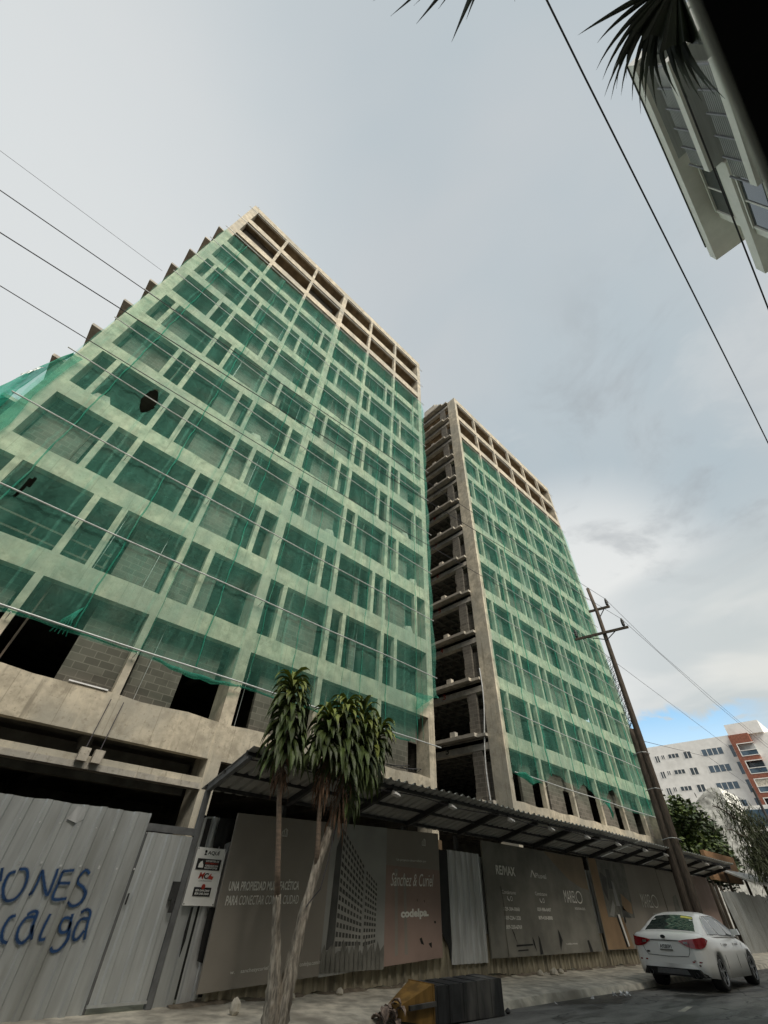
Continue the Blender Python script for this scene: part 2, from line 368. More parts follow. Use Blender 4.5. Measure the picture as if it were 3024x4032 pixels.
    def build(s, name, mats, parent=None, smooth=False, label=None):
        me = bpy.data.meshes.new(name); off = Vector((0, 0, 0))
        if parent is not None:
            p = parent
            while p.parent is not None: p = p.parent
            off = LOC.get(p.name, Vector((0, 0, 0)))
        me.from_pydata([tuple(Vector(q) - off) for q in s.v], [], s.f)
        if not isinstance(mats, (list, tuple)): mats = [mats]
        for m in mats: me.materials.append(m)
        if len(mats) > 1: me.polygons.foreach_set('material_index', s.m)
        if smooth: me.polygons.foreach_set('use_smooth', [True] * len(me.polygons))
        me.update()
        o = bpy.data.objects.new(name, me); C.objects.link(o)
        if parent is not None: o.parent = parent
        if label: o['label'] = label
        return o
def solo(mb, name, mats, label, cat, group=None, loc=None, smooth=False):
    """a thing made of one mesh, origin at its own base"""
    if loc is None:
        n = len(mb.v); loc = (sum(q[0] for q in mb.v) / n, sum(q[1] for q in mb.v) / n, min(q[2] for q in mb.v))
    mb.v = [(q[0] - loc[0], q[1] - loc[1], q[2] - loc[2]) for q in mb.v]
    o = mb.build(name, mats, None, smooth); o.location = loc; LOC[o.name] = Vector(loc)
    return tag(o, label, cat, group)
def struct(mb, name, mats):
    o = mb.build(name, mats); o['kind'] = 'structure'; return o
DG = None
def text_mesh(txt, place, shear=0.0, bold=0.0):
    """place(u, v) maps the unit box of the text to the scene"""
    cu = bpy.data.curves.new('lettering', 'FONT'); cu.body = txt; cu.size = 1; cu.shear = shear; cu.offset = bold; cu.resolution_u = 3
    ob = bpy.data.objects.new('lettering', cu); C.objects.link(ob)
    bpy.context.view_layer.update()
    me = bpy.data.meshes.new_from_object(ob.evaluated_get(bpy.context.evaluated_depsgraph_get()))
    vs = [tuple(q.co) for q in me.vertices]; fs = [tuple(q.vertices) for q in me.polygons]
    bpy.data.objects.remove(ob); bpy.data.curves.remove(cu); bpy.data.meshes.remove(me)
    x0 = min(q[0] for q in vs); x1 = max(q[0] for q in vs); y0 = min(q[1] for q in vs); y1 = max(q[1] for q in vs)
    mb = MB(); mb.v = [tuple(place((q[0] - x0) / (x1 - x0), (q[1] - y0) / (y1 - y0))) for q in vs]; mb.f = fs; mb.m = [0] * len(fs)
    return mb
def rnd(a, b): return random.uniform(a, b)
ORD = ['first', 'second', 'third', 'fourth', 'fifth', 'sixth', 'seventh', 'eighth', 'ninth', 'tenth', 'eleventh', 'twelfth', 'thirteenth', 'fourteenth', 'fifteenth']

GZ = -1.5            # road level; the camera is 1.5 m above it
FY = 14.0            # plane of the two tower fronts
FENCE = 9.35
# ------------------------------------------------------------------ ground, road, pavement
struct(MB().quad((-400, -400, GZ - .03), (900, -400, GZ - .03), (900, 900, GZ - .03), (-400, 900, GZ - .03)), 'ground', M_DIRT)
mb = MB()
def road_z(y): return GZ + .13 * max(0, 1 - ((y - 1.2) / 6.2) ** 2)
ys = [-5.2, -4, -2.5, -1, .5, 2, 3.5, 5, 6, 6.8, 7.32]
for a, b in zip(ys, ys[1:]):
    mb.quad((-150, a, road_z(a)), (420, a, road_z(a)), (420, b, road_z(b)), (-150, b, road_z(b)))
struct(mb, 'road', M_ASPH)
mb = MB(); N = 90
def kx(i): return -60 + i * 2.0
for i in range(N):
    x0, x1 = kx(i), kx(i + 1)
    def ky(x): return 7.30 + .05 * math.sin(x * .7) + .03 * math.sin(x * 2.3)
    def kz(x): return -1.37 + .015 * math.sin(x * 1.1)
    mb.quad((x0, ky(x0), GZ - .02), (x1, ky(x1), GZ - .02), (x1, ky(x1) + .06, kz(x1) - .02), (x0, ky(x0) + .06, kz(x0) - .02))
    mb.quad((x0, ky(x0) + .06, kz(x0) - .02), (x1, ky(x1) + .06, kz(x1) - .02), (x1, ky(x1) + .3, kz(x1)), (x0, ky(x0) + .3, kz(x0)))
    mb.quad((x0, ky(x0) + .3, kz(x0)), (x1, ky(x1) + .3, kz(x1)), (x1, 9.1, -1.37), (x0, 9.1, -1.37))
    mb.quad((x0, 9.1, -1.37), (x1, 9.1, -1.37), (x1, 9.9, -1.34), (x0, 9.9, -1.34))
struct(mb, 'pavement', M_PAVE)
struct(MB().box(-60, 420, -5.9, -5.2, GZ - .02, -1.36), 'kerb', M_PAVE)
struct(MB().box(-60, 420, -9, -5.9, GZ - .02, -1.355), 'walkway', M_PAVE)
struct(MB().quad((-40, 9.9, -1.38), (60, 9.9, -1.38), (60, 27, -1.2), (-40, 27, -1.2)), 'site_ground', M_SITE)

# ------------------------------------------------------------------ the two unfinished towers
BEAMS = [(2.83, 3.87)] + [(6.33 + 3.21 * k, 7.09 + 3.21 * k) for k in range(12)]
PAT = ['', '', 'L', 'R', 'L', 'R', 'L', 'R', 'L', 'R', '', '', '']
def tower(name, label, x0, x1, edgeL, edgeR, mains, exL, exR, bays, side):
    T = thing(name, label, 'building', ((x0 + x1) / 2, 18, -1.3))
    top = BEAMS[-1][1]
    if side == 'a':
        mb = MB().box(x0 + edgeL - .55, x0 + edgeL, FY + .04, FY + .30, -1.4, top - .02)
    for k, (a, b) in enumerate(BEAMS):                       # facade beams
        m = MB()
        n = 28
        for i in range(n):                                   # cast in lifts: small offsets, ragged top of the lowest
            xa = x0 + edgeL + (x1 - edgeR - x0 - edgeL) * i / n; xb = x0 + edgeL + (x1 - edgeR - x0 - edgeL) * (i + 1) / n
            j0 = .035 * math.sin(i * 1.7 + k) * (1 if k == 0 else .45); j1 = .035 * math.sin((i + 1) * 1.7 + k) * (1 if k == 0 else .45)
            m.hexa([(xa, FY, a), (xb, FY, a), (xb, FY + .28, a), (xa, FY + .28, a)], [(xa, FY, b + j0), (xb, FY, b + j1), (xb, FY + .28, b + j1), (xa, FY + .28, b + j0)])
        m.build('facade_beam', M_CONC, T)
    MB().box(x0, x0 + edgeL, FY - .004, FY + (1.0 if side == 'b' else .85), -1.4, top + .02).build('column', M_CONC, T)
    MB().box(x1 - edgeR, x1, FY - .004, FY + .8, -1.4, top + .02).build('column', M_CONC, T)
    for (xm, wd, dp) in mains:
        if wd > .35: MB().box(xm - wd / 2, xm + wd / 2, FY - .004, FY + dp, -1.4, top - .01).build('column', M_CONC, T)
        else:
            for r in range(1, 13):
                a, b = BEAMS[r - 1][1] + .02, BEAMS[r][0]
                s = rnd(-.02, .02)
                m = MB().box(xm - wd / 2 + s, xm + wd / 2 + s, FY + .003, FY + .26, a - .06, b + .02)
                m.build('mullion', M_CONC, T)
    for r in range(1, 13):
        for xm in (exL if PAT[r] == 'L' else exR if PAT[r] == 'R' else []):
            a, b = BEAMS[r - 1][1] + .02, BEAMS[r][0]; s = rnd(-.03, .03)
            MB().box(xm - .10 + s, xm + .10 + s, FY + .003, FY + .24, a - .06, b + .02).build('mullion', M_CONC, T)
    yb = 27.5
    for k, (a, b) in enumerate(BEAMS):                       # slabs with ribs
        m = MB(); z = a + (.36 if k else .1)
        hx = x0 + (.02 if side == 'a' else 1.0)
        m.box(x0 + .02, x1 - .02, FY + .28, yb, z, z + .2)
        if side == 'b':
            for i in range(14): m.box(x0 + .3, x1 - .3, FY + 1.6 + i * .85, FY + 1.72 + i * .85, z - .22, z - .001)
            for i in range(12): m.box(x0 + .6 + i * .85, x0 + .72 + i * .85, FY + 1.3, FY + 13, z - .215, z - .002)
        else:
            for xm, wd, dp in mains: m.box(xm - .15, xm + .15, FY + .9, yb - .5, z - .34, z - .001)
            m.box(x0 + .4, x1 - .4, FY + 2.6, FY + 2.9, z - .3, z - .002)
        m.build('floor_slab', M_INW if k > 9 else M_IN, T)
    for r in range(1, 13):                                   # block infill just behind the openings
        a, b = BEAMS[r - 1][0] + (.57 if r > 1 else .3), BEAMS[r][0] + .35
        for (p, q, door) in bays:
            if r in (10, 11, 12) and random.random() < .8: continue
            if r > 1 and random.random() < .12: continue
            m = MB(); j = rnd(-.15, .15); yy = FY + (.72 if r > 1 else .55); e = q + j + door
            if door:                                          # wall with a doorway at its right end
                pr = [(p + max(j, 0), a), (q + j, a), (q + j, a + 2.1), (e, a + 2.1), (e, b), (p + max(j, 0), b)]
            else: pr = [(p + max(j, 0), a), (q + j, a), (q + j, b), (p + max(j, 0), b)]
            n = len(pr); i0 = len(m.v); m.v += [(x, yy, z) for x, z in pr] + [(x, yy + .15, z) for x, z in pr]
            m.f += [tuple(range(n)), tuple(range(2 * n - 1, n - 1, -1))] + [(i, (i + 1) % n, n + (i + 1) % n, n + i) for i in range(n)]; m.m += [0] * (n + 2)
            m.build('block_wall', M_BLOCK, T)
        for p, q in ((x0 + 2.1, x0 + 2.25), (x0 + 8.2, x0 + 8.35), (x0 + 12.6, x0 + 12.75), (x0 + 16.8, x0 + 16.95)):
            if side == 'a' and random.random() < .6: MB().box(p, q, FY + 2.2, FY + 7, a + .002, b - .002).build('partition', M_BLOCK, T)
    m = MB().box(x0 + .5, x1 - .5, yb - 1, yb - .8, -1.35, top - .5)
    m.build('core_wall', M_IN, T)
    return T
A_MAINS = [(-.71, .21, .35), (2.53, .21, .35), (5.92, .43, .95), (9.33, .23, .6), (12.57, .22, .6)]
TA = tower('unfinished_tower', 'nearer and larger bare concrete tower on the left, wrapped in green net', -4.2, 16.18, .52, .42, A_MAINS,
           [-3.05, .21, 3.47, 6.91, 10.15, 13.46], [-1.62, 1.69, 4.9, 8.45, 11.73, 15.0],
           [(-3.6, -1.9, 1.0), (.9, 2.4, 0), (2.65, 4.1, 1.1), (7.0, 9.2, 0), (11.1, 11.45, 0), (12.7, 15.0, .6)], 'a')
T = TA
# low beam under the bottom band, and the end walls
MB().box(-4.2, 5.70, FY - .003, FY + .3, 2.19, 2.34).build('low_beam', M_CONC, T)
MB().box(-4.2, 5.705, FY - .06, FY + .3, 2.05, 2.188).build('low_beam', M_CONC2, T)
m = MB().box(16.0, 16.16, FY + .8, 27.4, -1.35, 42.0); m.build('end_wall', M_BLOCK, T)  # unseen wall, added to keep light from leaking into the floors
m = MB().box(-4.18, -4.0, FY + .85, 27.4, -1.35, 42.0); m.build('end_wall', M_BLOCK, T)
MB().box(-4.1, 16.1, FY + .05, 27.6, 42.42, 42.6).build('roof_slab', M_CONC, T)
MB().box(-4.1, 5.7, FY + 1.2, FY + 1.5, 2.0, 2.8).build('inner_beam', M_IN, T)
for k in range(9):                                           # balcony stubs on the left flank
    z = 13.12 + 3.21 * k
    m = MB(); m.box(-5.31, -4.2, 16.1, 19.6, z, z + .16)
    m.build('balcony_slab', M_CONC2, T)
for x, y in ((-4.0, 14.2), (9.6, 14.5), (10.0, 14.4)): MB().tube([(x, y, 42.3), (x + .01, y, 43.3 if x < 0 else 43.0)], .02, 5).build('starter_bar', M_STEELD, T)
MB().box(9.2, 9.8, 14.2, 14.5, 42.6, 42.8).build('roof_slab', M_CONC2, T)
# right hand tower
B_MAINS = [(25.55, .22, .5), (28.87, .22, .5), (32.4, .22, .5), (35.75, .22, .5), (39.15, .22, .5)]
TB = tower('unfinished_tower', 'farther bare concrete tower on the right, its open left flank showing every floor', 22.0, 42.4, .36, .4, B_MAINS,
           [23.15, 26.42, 29.86, 33.31, 36.8, 40.1], [24.46, 27.93, 31.25, 34.9, 37.9, 41.3],
           [(24.0, 25.3, 0), (26.9, 28.7, .8), (30.2, 32.1, 0), (33.6, 35.5, .8), (37.0, 38.6, 0), (40.3, 41.6, 0)], 'b')
T = TB
NUM = ['3', '3', '4', '5', '6', '7', '8', '9']
for k, (a, b) in enumerate(BEAMS):
    nxt = BEAMS[k + 1][0] if k < 12 else None
    MB().box(22.02, 22.4, FY + 1.0, 24, a + .02, b - .12).build('flank_beam', M_CONC2, T)
    m = MB().box(21.55, 22.3, FY + 1.62, 24, b - .09, b + .10)          # floor edge sticking out, with a broken corner
    m.box(21.75, 22.2, FY + .98, FY + 1.615, b - .118, b + .04)
    m.build('ledge', M_CONC2, T)
    if nxt is None: continue
    if k: MB().box(21.62, 21.9, 17.1, 17.48, b + .102, b + .40).build('loose_block', M_CONC2, T)
    # block pier between the narrow slot and the big opening
    m = MB(); n = 6
    for i in range(n):
        za, zb = b + .1 + (nxt - b - .1) * i / n, b + .1 + (nxt - b - .1) * (i + 1) / n
        m.box(22.03, 22.22, FY + 1.55, FY + 2.22 + rnd(-.05, .05), za, zb - .004)
    m.build('block_pier', M_BLOCK, T)
    m = MB().box(22.25, 22.40, FY + 1.0, FY + 1.548, b + .1, b + (1.5 if k % 2 else 1.9)); m.build('block_wall', M_BLOCK, T)
    MB().box(22.8, 23.0, FY + 1.7, FY + 4.5, b + .1, nxt).build('partition', M_IN, T) if k % 3 == 5 else None
    if k < 8 and k > 0 or k == 1:
        i = k - 1; z0 = a + .13; y1 = 18.22 - .02 * i
        tm = text_mesh(NUM[i], lambda u, v: (22.012, y1 - u * .26, z0 + v * .36), 0, .02)
        tm.build('painted_number', M_REDP if i else M_INKB, T)
m = MB()
for i in range(5): m.box(22.05, 22.7, 15.5 + i * .35, 18.6, 42.5 + i * .38, 42.5 + (i + 1) * .38 - .004)
m.build('stair_head', M_CONC2, T)
MB().box(22.1, 42.3, FY + .05, 27.6, 42.42, 42.6).build('roof_slab', M_CONC, T)
m = MB()
for r in range(0, 13):                                        # far end wall, with holes where the sky shows
    a = BEAMS[r - 1][0] + .57 if r else -1.3
    b = BEAMS[r][0] + .35
    if r in (3, 4, 6):
        m.box(42.1, 42.25, FY + .8, FY + 2.3, a, b); m.box(42.1, 42.25, FY + 3.6, 27, a, b); m.box(42.1, 42.25, FY + 2.302, FY + 3.598, a, a + .7)
    else: m.box(42.1, 42.25, FY + .8, 27, a, b)
m.build('end_wall', M_BLOCK, T)
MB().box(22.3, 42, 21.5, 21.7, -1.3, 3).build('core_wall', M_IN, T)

for i, (x, r) in enumerate([(-2.1, 3), (1.9, 2), (.35, 2), (-.35, 1), (3.1, 1), (6.4, 1), (7.4, 2), (3.9, 4), (8.1, 3), (-1.2, 5), (11.2, 2), (13.2, 4), (9.9, 1), (1.0, 6), (5.1, 6), (7.2, 7), (11.9, 6), (2.2, 8), (10.1, 9)]):
    a, b = BEAMS[r - 1][1], BEAMS[r][0]
    MB().tube([(x, 14.35, a - .05), (x + .05, 14.36, b + .2)], .007 + .025 * (i % 3 == 0), 5).build('cord' if i % 3 else 'prop', M_ZINC if i % 3 else M_WOOD, TA)
for z in (7.45, 7.9): MB().beam((-3.6, 14.4, z + .1), (.62, 14.4, z - .05), .05, .06).build('guard_rail', M_WOOD, TA)
for x in (-3.0, -1.6, -.1, .55): MB().box(x, x + .06, 14.44, 14.5, 7.05, 8.0).build('guard_post', M_WOOD, TA)
for i, (x, r) in enumerate([(13.9, 5), (14.6, 4), (14.2, 3), (3.0, 5), (8.3, 4), (-2.9, 4)]):
    z = BEAMS[r - 1][1] + .01
    MB().hexa([(x, 14.1, z), (x + .7, 14.1, z), (x + .7, 14.26, z), (x, 14.26, z)], [(x + .1, 14.1, z + .3), (x + .5, 14.1, z + .42), (x + .5, 14.26, z + .4), (x + .1, 14.26, z + .3)]).build('rubble_pile', M_CONC2, TA)
# hose hanging on the flank of the far tower
pts = [(21.88, 14.93 - .12 * math.sin(i * .5) + i * .025, 10.9 - i * .55) for i in range(14)]
solo(MB().tube(pts, .035, 6), 'hose', M_POLEW, 'pale hose hanging down the corner of the right tower', 'hose')
# two blocks hung as counterweights on the low beam
t_ = thing('counterweight', 'pair of grey concrete blocks hung on cords over the lowest beam', 'counterweight', (2.62, 13.8, 2.1))
for x in (2.42, 2.76):
    MB().box(x - .115, x + .115, 13.76, 13.92, 2.18, 2.47).build('block', M_CONC2, t_)
    MB().tube([(x, 13.9, 2.5), (x + .05, 13.93, 3.7)], .012, 5).build('cord', M_CABLE, t_)
solo(MB().box(1.30, 2.30, 13.96, 14.02, 3.885, 3.92), 'pipe_offcut', M_LITTER, 'bright white offcut lying on the bottom ledge of the left tower', 'offcut')
m = MB()
for i in range(6): m.tube([(12.9 + i * .2, 13.98, 3.93), (13.9 + i * .25, 13.95, 4.0 + .05 * (i % 3)), (14.8 + i * .05, 14.2, 3.95)], .014, 5)
solo(m, 'rebar', M_STEELD, 'bent rusty rods left on the bottom ledge near the right corner', 'rebar')

# ------------------------------------------------------------------ debris nets and the pipes that hold them
def hsh(a, b): return math.sin(a * 12.9898 + b * 78.233) * 43758.5453 % 1
def net_depth(x, z, sd):
    ph = (z - 5.06) / 3.23; bay = abs(math.sin(math.pi * ph))
    return FY - .10 - .10 * bay * (1 + .4 * math.sin(x * 1.3 + sd)) - .025 * math.sin(x * 5.1 + z * .7 + sd) - .02 * math.sin(x * 11 + z * 1.9)
NA = thing('safety_net', 'translucent green debris net over the left tower, with an eye shaped hole', 'net', (6, 13.8, 5))
m = MB(); nx, nz = 240, 300; X0, X1, Z0, Z1 = -4.17, 16.25, 5.06, 34.1
HC, HA, HB, HT = (-1.27, 14.72), .30, .88, -.04
def a_left(z): return -.03 * abs(math.sin(z * 2.2)) - (.06 if z < 14.7 else 0)
def a_pt(i, j):
    u, v = i / nx, j / nz; z = Z0 + (Z1 - Z0) * v + .28 * u * v; xl = X0 + a_left(z); x = xl + (X1 - xl) * u
    y = net_depth(x, z, 0)
    if v < .004: z -= .06 * abs(math.sin(x * 1.1)) + (.10 * math.sin((x - 2.4) / 3.4 * math.pi) if 2.4 < x < 5.8 else 0)
    dx, dz = (x - HC[0] - HT * (z - HC[1])) / HA, (z - HC[1]) / HB
    q = abs(dx) + dz * dz
    if .50 < q < 1.5 and abs(z - HC[1]) < 1.6:                # pull the threads round the hole
        kf = (1.02 / q) ** .62 if q < 1.02 else 1
        x = HC[0] + HT * (z - HC[1]) + dx * kf * HA; z = HC[1] + dz * kf * HB
    return (x, y, z)
def a_skip(i, j):
    u, v = (i + .5) / nx, (j + .5) / nz; z = Z0 + (Z1 - Z0) * v + .28 * u * v; xl = X0 + a_left(z); x = xl + (X1 - xl) * u
    if abs((x - HC[0] - HT * (z - HC[1])) / HA) + ((z - HC[1]) / HB) ** 2 < .80: return True
    if math.hypot((x + 2.39 - .09 * (z - 8.6)) / .07, (z - 8.6) / .42) < 1: return True
    lim = 5.06 + 1.3 * (x - 14.66) / .35 if x < 15.0 else 6.34 + 1.1 * (x - 15.0) / 1.2
    return x > 14.66 and z < lim
m.grid(a_pt, nx, nz, a_skip); m.build('net_sheet', M_NET, NA, True)
m = MB().grid(lambda i, j: (16.25 + .03 * math.sin(j * .9), 13.88 + i * .22, 7.4 + j * .9), 3, 29); m.build('net_return', M_NET, NA, True)
def wavy(x, za, zb, amp, y, r, sd):
    n = int((zb - za) / .35) + 2
    return [(x + amp * (math.sin(k * .9 + sd) + .6 * math.sin(k * 2.3 + sd * 2)), y - .02 * math.sin(k * 1.3), za + (zb - za) * k / (n - 1)) for k in range(n)], [r * (.7 + .6 * abs(math.sin(k * 1.7 + sd))) for k in range(n)]
for i, (x, r) in enumerate([(-2.58, .035), (.72, .035), (4.32, .032), (6.2, .02), (7.8, .022), (8.9, .012), (11.2, .02), (12.71, .028), (14.72, .024), (15.1, .012), (10.2, .010), (2.6, .012)]):
    p, rr = wavy(x, 5.1 if x > -2 else 6.0, 33.9, .02, FY - .24, r * .7, i); MB().tube(p, rr, 5).build('seam', M_NETD, NA, True)
p = [(3.0 + i * .2, FY - .20 - .03 * math.sin(i), 5.02 - .13 * math.sin(i / 15 * math.pi) + .02 * math.sin(i * 1.7)) for i in range(16)]
MB().tube(p, [.03 + .05 * math.sin(i / 15 * math.pi) + .01 * math.sin(i * 2.1) for i in range(16)], 7).build('hem', M_NETD, NA, True)
p = [(6.0 + i * .55, FY - .20, 5.0 + .03 * math.sin(i * 1.7)) for i in range(16)]
MB().tube(p, .03, 6).build('hem', M_NETD, NA, True)
p = [(-4.2 + i * .45, FY - .20, 5.04 + .02 * math.sin(i * 1.7)) for i in range(16)]
MB().tube(p, .025, 6).build('hem', M_NETD, NA, True)
for x in (.4, -2.9):                                           # knotted tail under the bottom pipe
    m = MB()
    for k in range(5): m.tube([(x + .28, FY - .2, 5.75), (x + .05 * k, FY - .24, 5.25 + .02 * k), (x - .12 + .1 * k, FY - .22, 4.86 + .03 * (k % 2))], [.015, .03, .012], 5)
    m.build('knot', M_NETD, NA, True)
BO = [(8.8, -5.1), (10.5, -4.93), (11.65, -4.80), (12.73, -4.66), (13.5, -4.52), (14.16, -4.38), (14.75, -4.22)]
BI_ = [(8.8, -4.5), (10.5, -4.34), (11.9, -4.43), (13.3, -4.38), (14.0, -4.30), (14.75, -4.18)]
def tabl(tab, z):
    for (a, va), (b, vb) in zip(tab, tab[1:]):
        if z <= b: return va + (vb - va) * (z - a) / (b - a)
    return tab[-1][1]
def bunch(i, j):
    z = 8.8 + 5.95 * j / 40; u = i / 10; xo, xi = tabl(BO, z), tabl(BI_, z)
    return ((xo + (xi - xo) * u) * .985, 13.79 - .16 * math.sin(u * math.pi) - .03 * math.sin(u * 9 + j * .25) * math.sin(j * .6 + u * 3), z * .985 + .03 + .03 * math.sin(u * 7))
m = MB().grid(bunch, 10, 40); m.build('net_bunch', M_NETB, NA, True)
m = MB().grid(lambda i, j: ((tabl(BI_, 8.8 + 5.95 * j / 40) - .03) * .985 + (i / 6) * (.55 - .25 * j / 40), 13.80 - .05 * math.sin(i * .9 + j * .4) + .012 * i, 8.75 + 5.95 * j / 40), 6, 40); m.build('net_fold', M_NETD, NA, True)
m = MB().grid(lambda i, j: (-4.60 + i * .022 + .022 * j + .012 * math.sin(j * 3), 13.56 - .02 * math.sin(i * 2 + j * 2), 12.15 + j * .09 + i * .02), 3, 9); m.build('plastic_scrap', M_PLAST, NA)
m = MB().grid(lambda i, j: (14.62 + i * .2 + .03 * math.sin(j * 3), 13.70 - .05 * math.sin(i * 2 + j), 6.35 + j * .16 + i * .14 - .25 * j * (.1 * i)), 8, 5); m.build('torn_flap', M_NETD, NA, True)

NB = thing('safety_net', 'translucent green debris net over the right tower with a ragged torn lower edge', 'net', (32, 13.8, 5))
TORN = [(22.1, 5.1), (23.7, 4.95), (25.7, 5.2), (26.4, 5.75), (28.7, 5.43), (29.5, 5.3), (30.1, 5.75), (31.2, 5.45), (32.0, 5.06), (32.8, 4.9), (33.4, 5.75), (34.4, 6.0), (35.3, 5.35), (36.2, 5.0), (38, 5.06), (40.3, 5.1), (41.2, 5.3), (42.2, 5.1)]
def torn(x):
    for (a, za), (b, zb) in zip(TORN, TORN[1:]):
        if a <= x <= b: return za + (zb - za) * (x - a) / (b - a)
    return 5.1
nx2, nz2 = 150, 200
def b_pt(i, j):
    u, v = i / nx2, j / nz2; x = 22.12 + (42.15 - 22.12) * u; zl = torn(x); z = zl + (34.2 + .25 * u - zl) * v
    return (x, net_depth(x, z, 3) - (.06 * math.sin(x * 4) if v < .02 else 0), z)
m = MB().grid(b_pt, nx2, nz2); m.build('net_sheet', M_NET, NB, True)
for i in range(13):
    x = 23.0 + i * 1.55; p, rr = wavy(x, torn(x), 34, .03, FY - .24, .012 + .012 * (i % 3), i + 5); MB().tube(p, rr, 5).build('seam', M_NETD, NB, True)
m = MB()
for k in range(6): m.tube([(32.2 + .25 * k, FY - .2, 5.3), (32.9, FY - .28, 4.75 + .03 * k), (33.0 + .06 * k, FY - .25, 4.2 + .06 * k)], [.02, .05, .015], 5)
m.build('torn_flap', M_NETD, NB, True)
m = MB()
for k in range(5): m.tube([(22.2, FY - .2, 5.06), (23.0, FY - .32 - .02 * k, 4.95 + .05 * k), (23.8, FY - .26, 4.8 + .06 * k), (24.6 + .1 * k, FY - .2, 5.0)], [.02, .06, .06, .02], 6)
m.build('net_bunch', M_NETD, NB, True)
for lab, xa, xb in (('left', -4.32, 16.28), ('right', 22.08, 42.2)):
    for k in range(12):
        z = 5.06 + 3.225 * k
        nth = ORD[11 - k]
        pos = 'lowest' if k == 0 else 'topmost' if k == 11 else nth + ' from the top'
        m = MB(); n = 12; off = rnd(-.12, .12)
        m.tube([(xa + off + (xb - xa) * i / n, FY - .27, z + .015 * math.sin(i * 1.3 + k) + .04 * (k == 0)) for i in range(n + 1)], .027, 6)
        xs = [q[0] for q in (A_MAINS if lab == 'left' else B_MAINS)]
        for x in xs: m.tube([(x, FY - .27, z - .05), (x - .02, FY - .02, z - .16)], .012, 4)
        solo(m, 'net_pole', M_POLEW, ('pale steel pipe across the %s tower front, %s of twelve' % (lab, pos)), 'pipe', 'horizontal net pipes on the %s tower' % lab)


# ------------------------------------------------------------------ corrugated fence, gate and what hangs on them
def rib(x, per=.27, h=.038):
    f = (x / per) % 1.0
    return h if .38 < f < .62 else h * (f - .30) / .08 if .30 < f <= .38 else h * (.70 - f) / .08 if .62 <= f < .70 else 0
def sheet(x0, x1, z0, z1, y, per=.27, h=.038, tilt=0.0, top=None, bot=None, lean=0.0):
    """one corrugated sheet; lean pushes the top outwards"""
    m = MB(); xs = [x0]
    k = math.floor(x0 / per)
    while k * per < x1:
        for f in (.30, .38, .62, .70):
            x = (k + f) * per
            if x0 + .002 < x < x1 - .002: xs.append(x)
        k += 1
    xs.append(x1); nz = 6
    def fn(i, j):
        x = xs[i]; a = z0 + (bot(x) if bot else 0); b = z1 + (top(x) if top else 0); v = j / nz
        return (x + tilt * v, y - rib(x, per, h) - lean * v - .006 * math.sin(v * 5 + x), a + (b - a) * v)
    return m.grid(fn, len(xs) - 1, nz)
def ragged(a, sd): return lambda x: a * (math.sin(x * 7 + sd) + .6 * math.sin(x * 17 + sd * 3))
F1 = thing('zinc_fence', 'tall grey zinc sheet fence with blue spray painted words, left of the gate', 'fence', (1.5, FENCE, -1.4))
for i, (a, b, dy) in enumerate([(-2.6, -1.55, 0), (-1.55, -.5, .008), (-.5, .55, 0), (.55, 1.6, .008), (1.6, 2.35, 0), (2.35, 3.07, .008)]):
    sheet(a - .03, b + .01, -1.40, .905, FENCE - dy, top=ragged(.006, i)).build('sheet', M_ZINC, F1)
for zz in (.55, -.05, -.9):
    MB().box(-2.5, 3.0, FENCE + .03, FENCE + .08, zz - .03, zz + .03).build('rail', M_WOOD, F1)
m = MB()
for i in range(22):                                            # upper row screw heads, lower row white discs painted as glints
    x = -1.2 + i * .27 * .8; x = (math.floor(x / .27) + .5) * .27
    for zz in (.15, .62): m.disc((x, FENCE - .0505, zz + .01 * (i % 3)), .014 if zz < .3 else .008, 'y', 8)
m.build('screws', M_LITTER, F1)
GRAF = {'I': [(1.314, 0.085), (1.37, -0.058)], 'O': [(1.492, 0.053), (1.432, 0.025), (1.432, -0.088), (1.483, -0.196), (1.562, -0.248), (1.649, -0.222), (1.688, -0.126), (1.673, 0.004), (1.609, 0.084), (1.515, 0.079)],
 'o': [(1.789, -0.187), (1.809, -0.154)], 'N': [(1.813, -0.178), (1.828, -0.047), (1.819, 0.079), (1.893, -0.019), (2.015, -0.172), (2.02, -0.03), (2.004, 0.115)],
 'E': [(2.093, 0.085), (2.1, -0.027), (2.116, -0.21), (2.287, -0.205)], 'E2': [(2.099, -0.044), (2.252, -0.038)], 'E3': [(2.083, 0.084), (2.24, 0.11)],
 'S': [(2.475, 0.078), (2.399, 0.118), (2.342, 0.036), (2.367, -0.033), (2.467, -0.081), (2.522, -0.147), (2.498, -0.249), (2.411, -0.284), (2.324, -0.237)],
 'c': [(1.744, -0.39), (1.689, -0.421), (1.677, -0.525), (1.718, -0.626), (1.797, -0.655)], 'a': [(1.985, -0.403), (1.89, -0.419), (1.858, -0.51), (1.889, -0.613), (1.969, -0.657), (2.02, -0.584), (2.009, -0.479)],
 'a2': [(1.885, -0.388), (1.935, -0.350), (1.993, -0.364), (2.007, -0.494), (2.073, -0.629)], 'l': [(2.171, -0.369), (2.157, -0.524), (2.173, -0.622), (2.24, -0.622)],
 'g': [(2.467, -0.413), (2.376, -0.414), (2.357, -0.493), (2.409, -0.555), (2.482, -0.539), (2.484, -0.445)], 'g2': [(2.463, -0.365), (2.488, -0.492), (2.522, -0.617), (2.478, -0.722), (2.401, -0.743), (2.352, -0.705)],
 'a4': [(2.697, -0.411), (2.589, -0.428), (2.565, -0.523), (2.593, -0.617), (2.659, -0.625), (2.709, -0.539)], 'a5': [(2.555, -0.350), (2.62, -0.318), (2.697, -0.345), (2.719, -0.475), (2.756, -0.634)]}
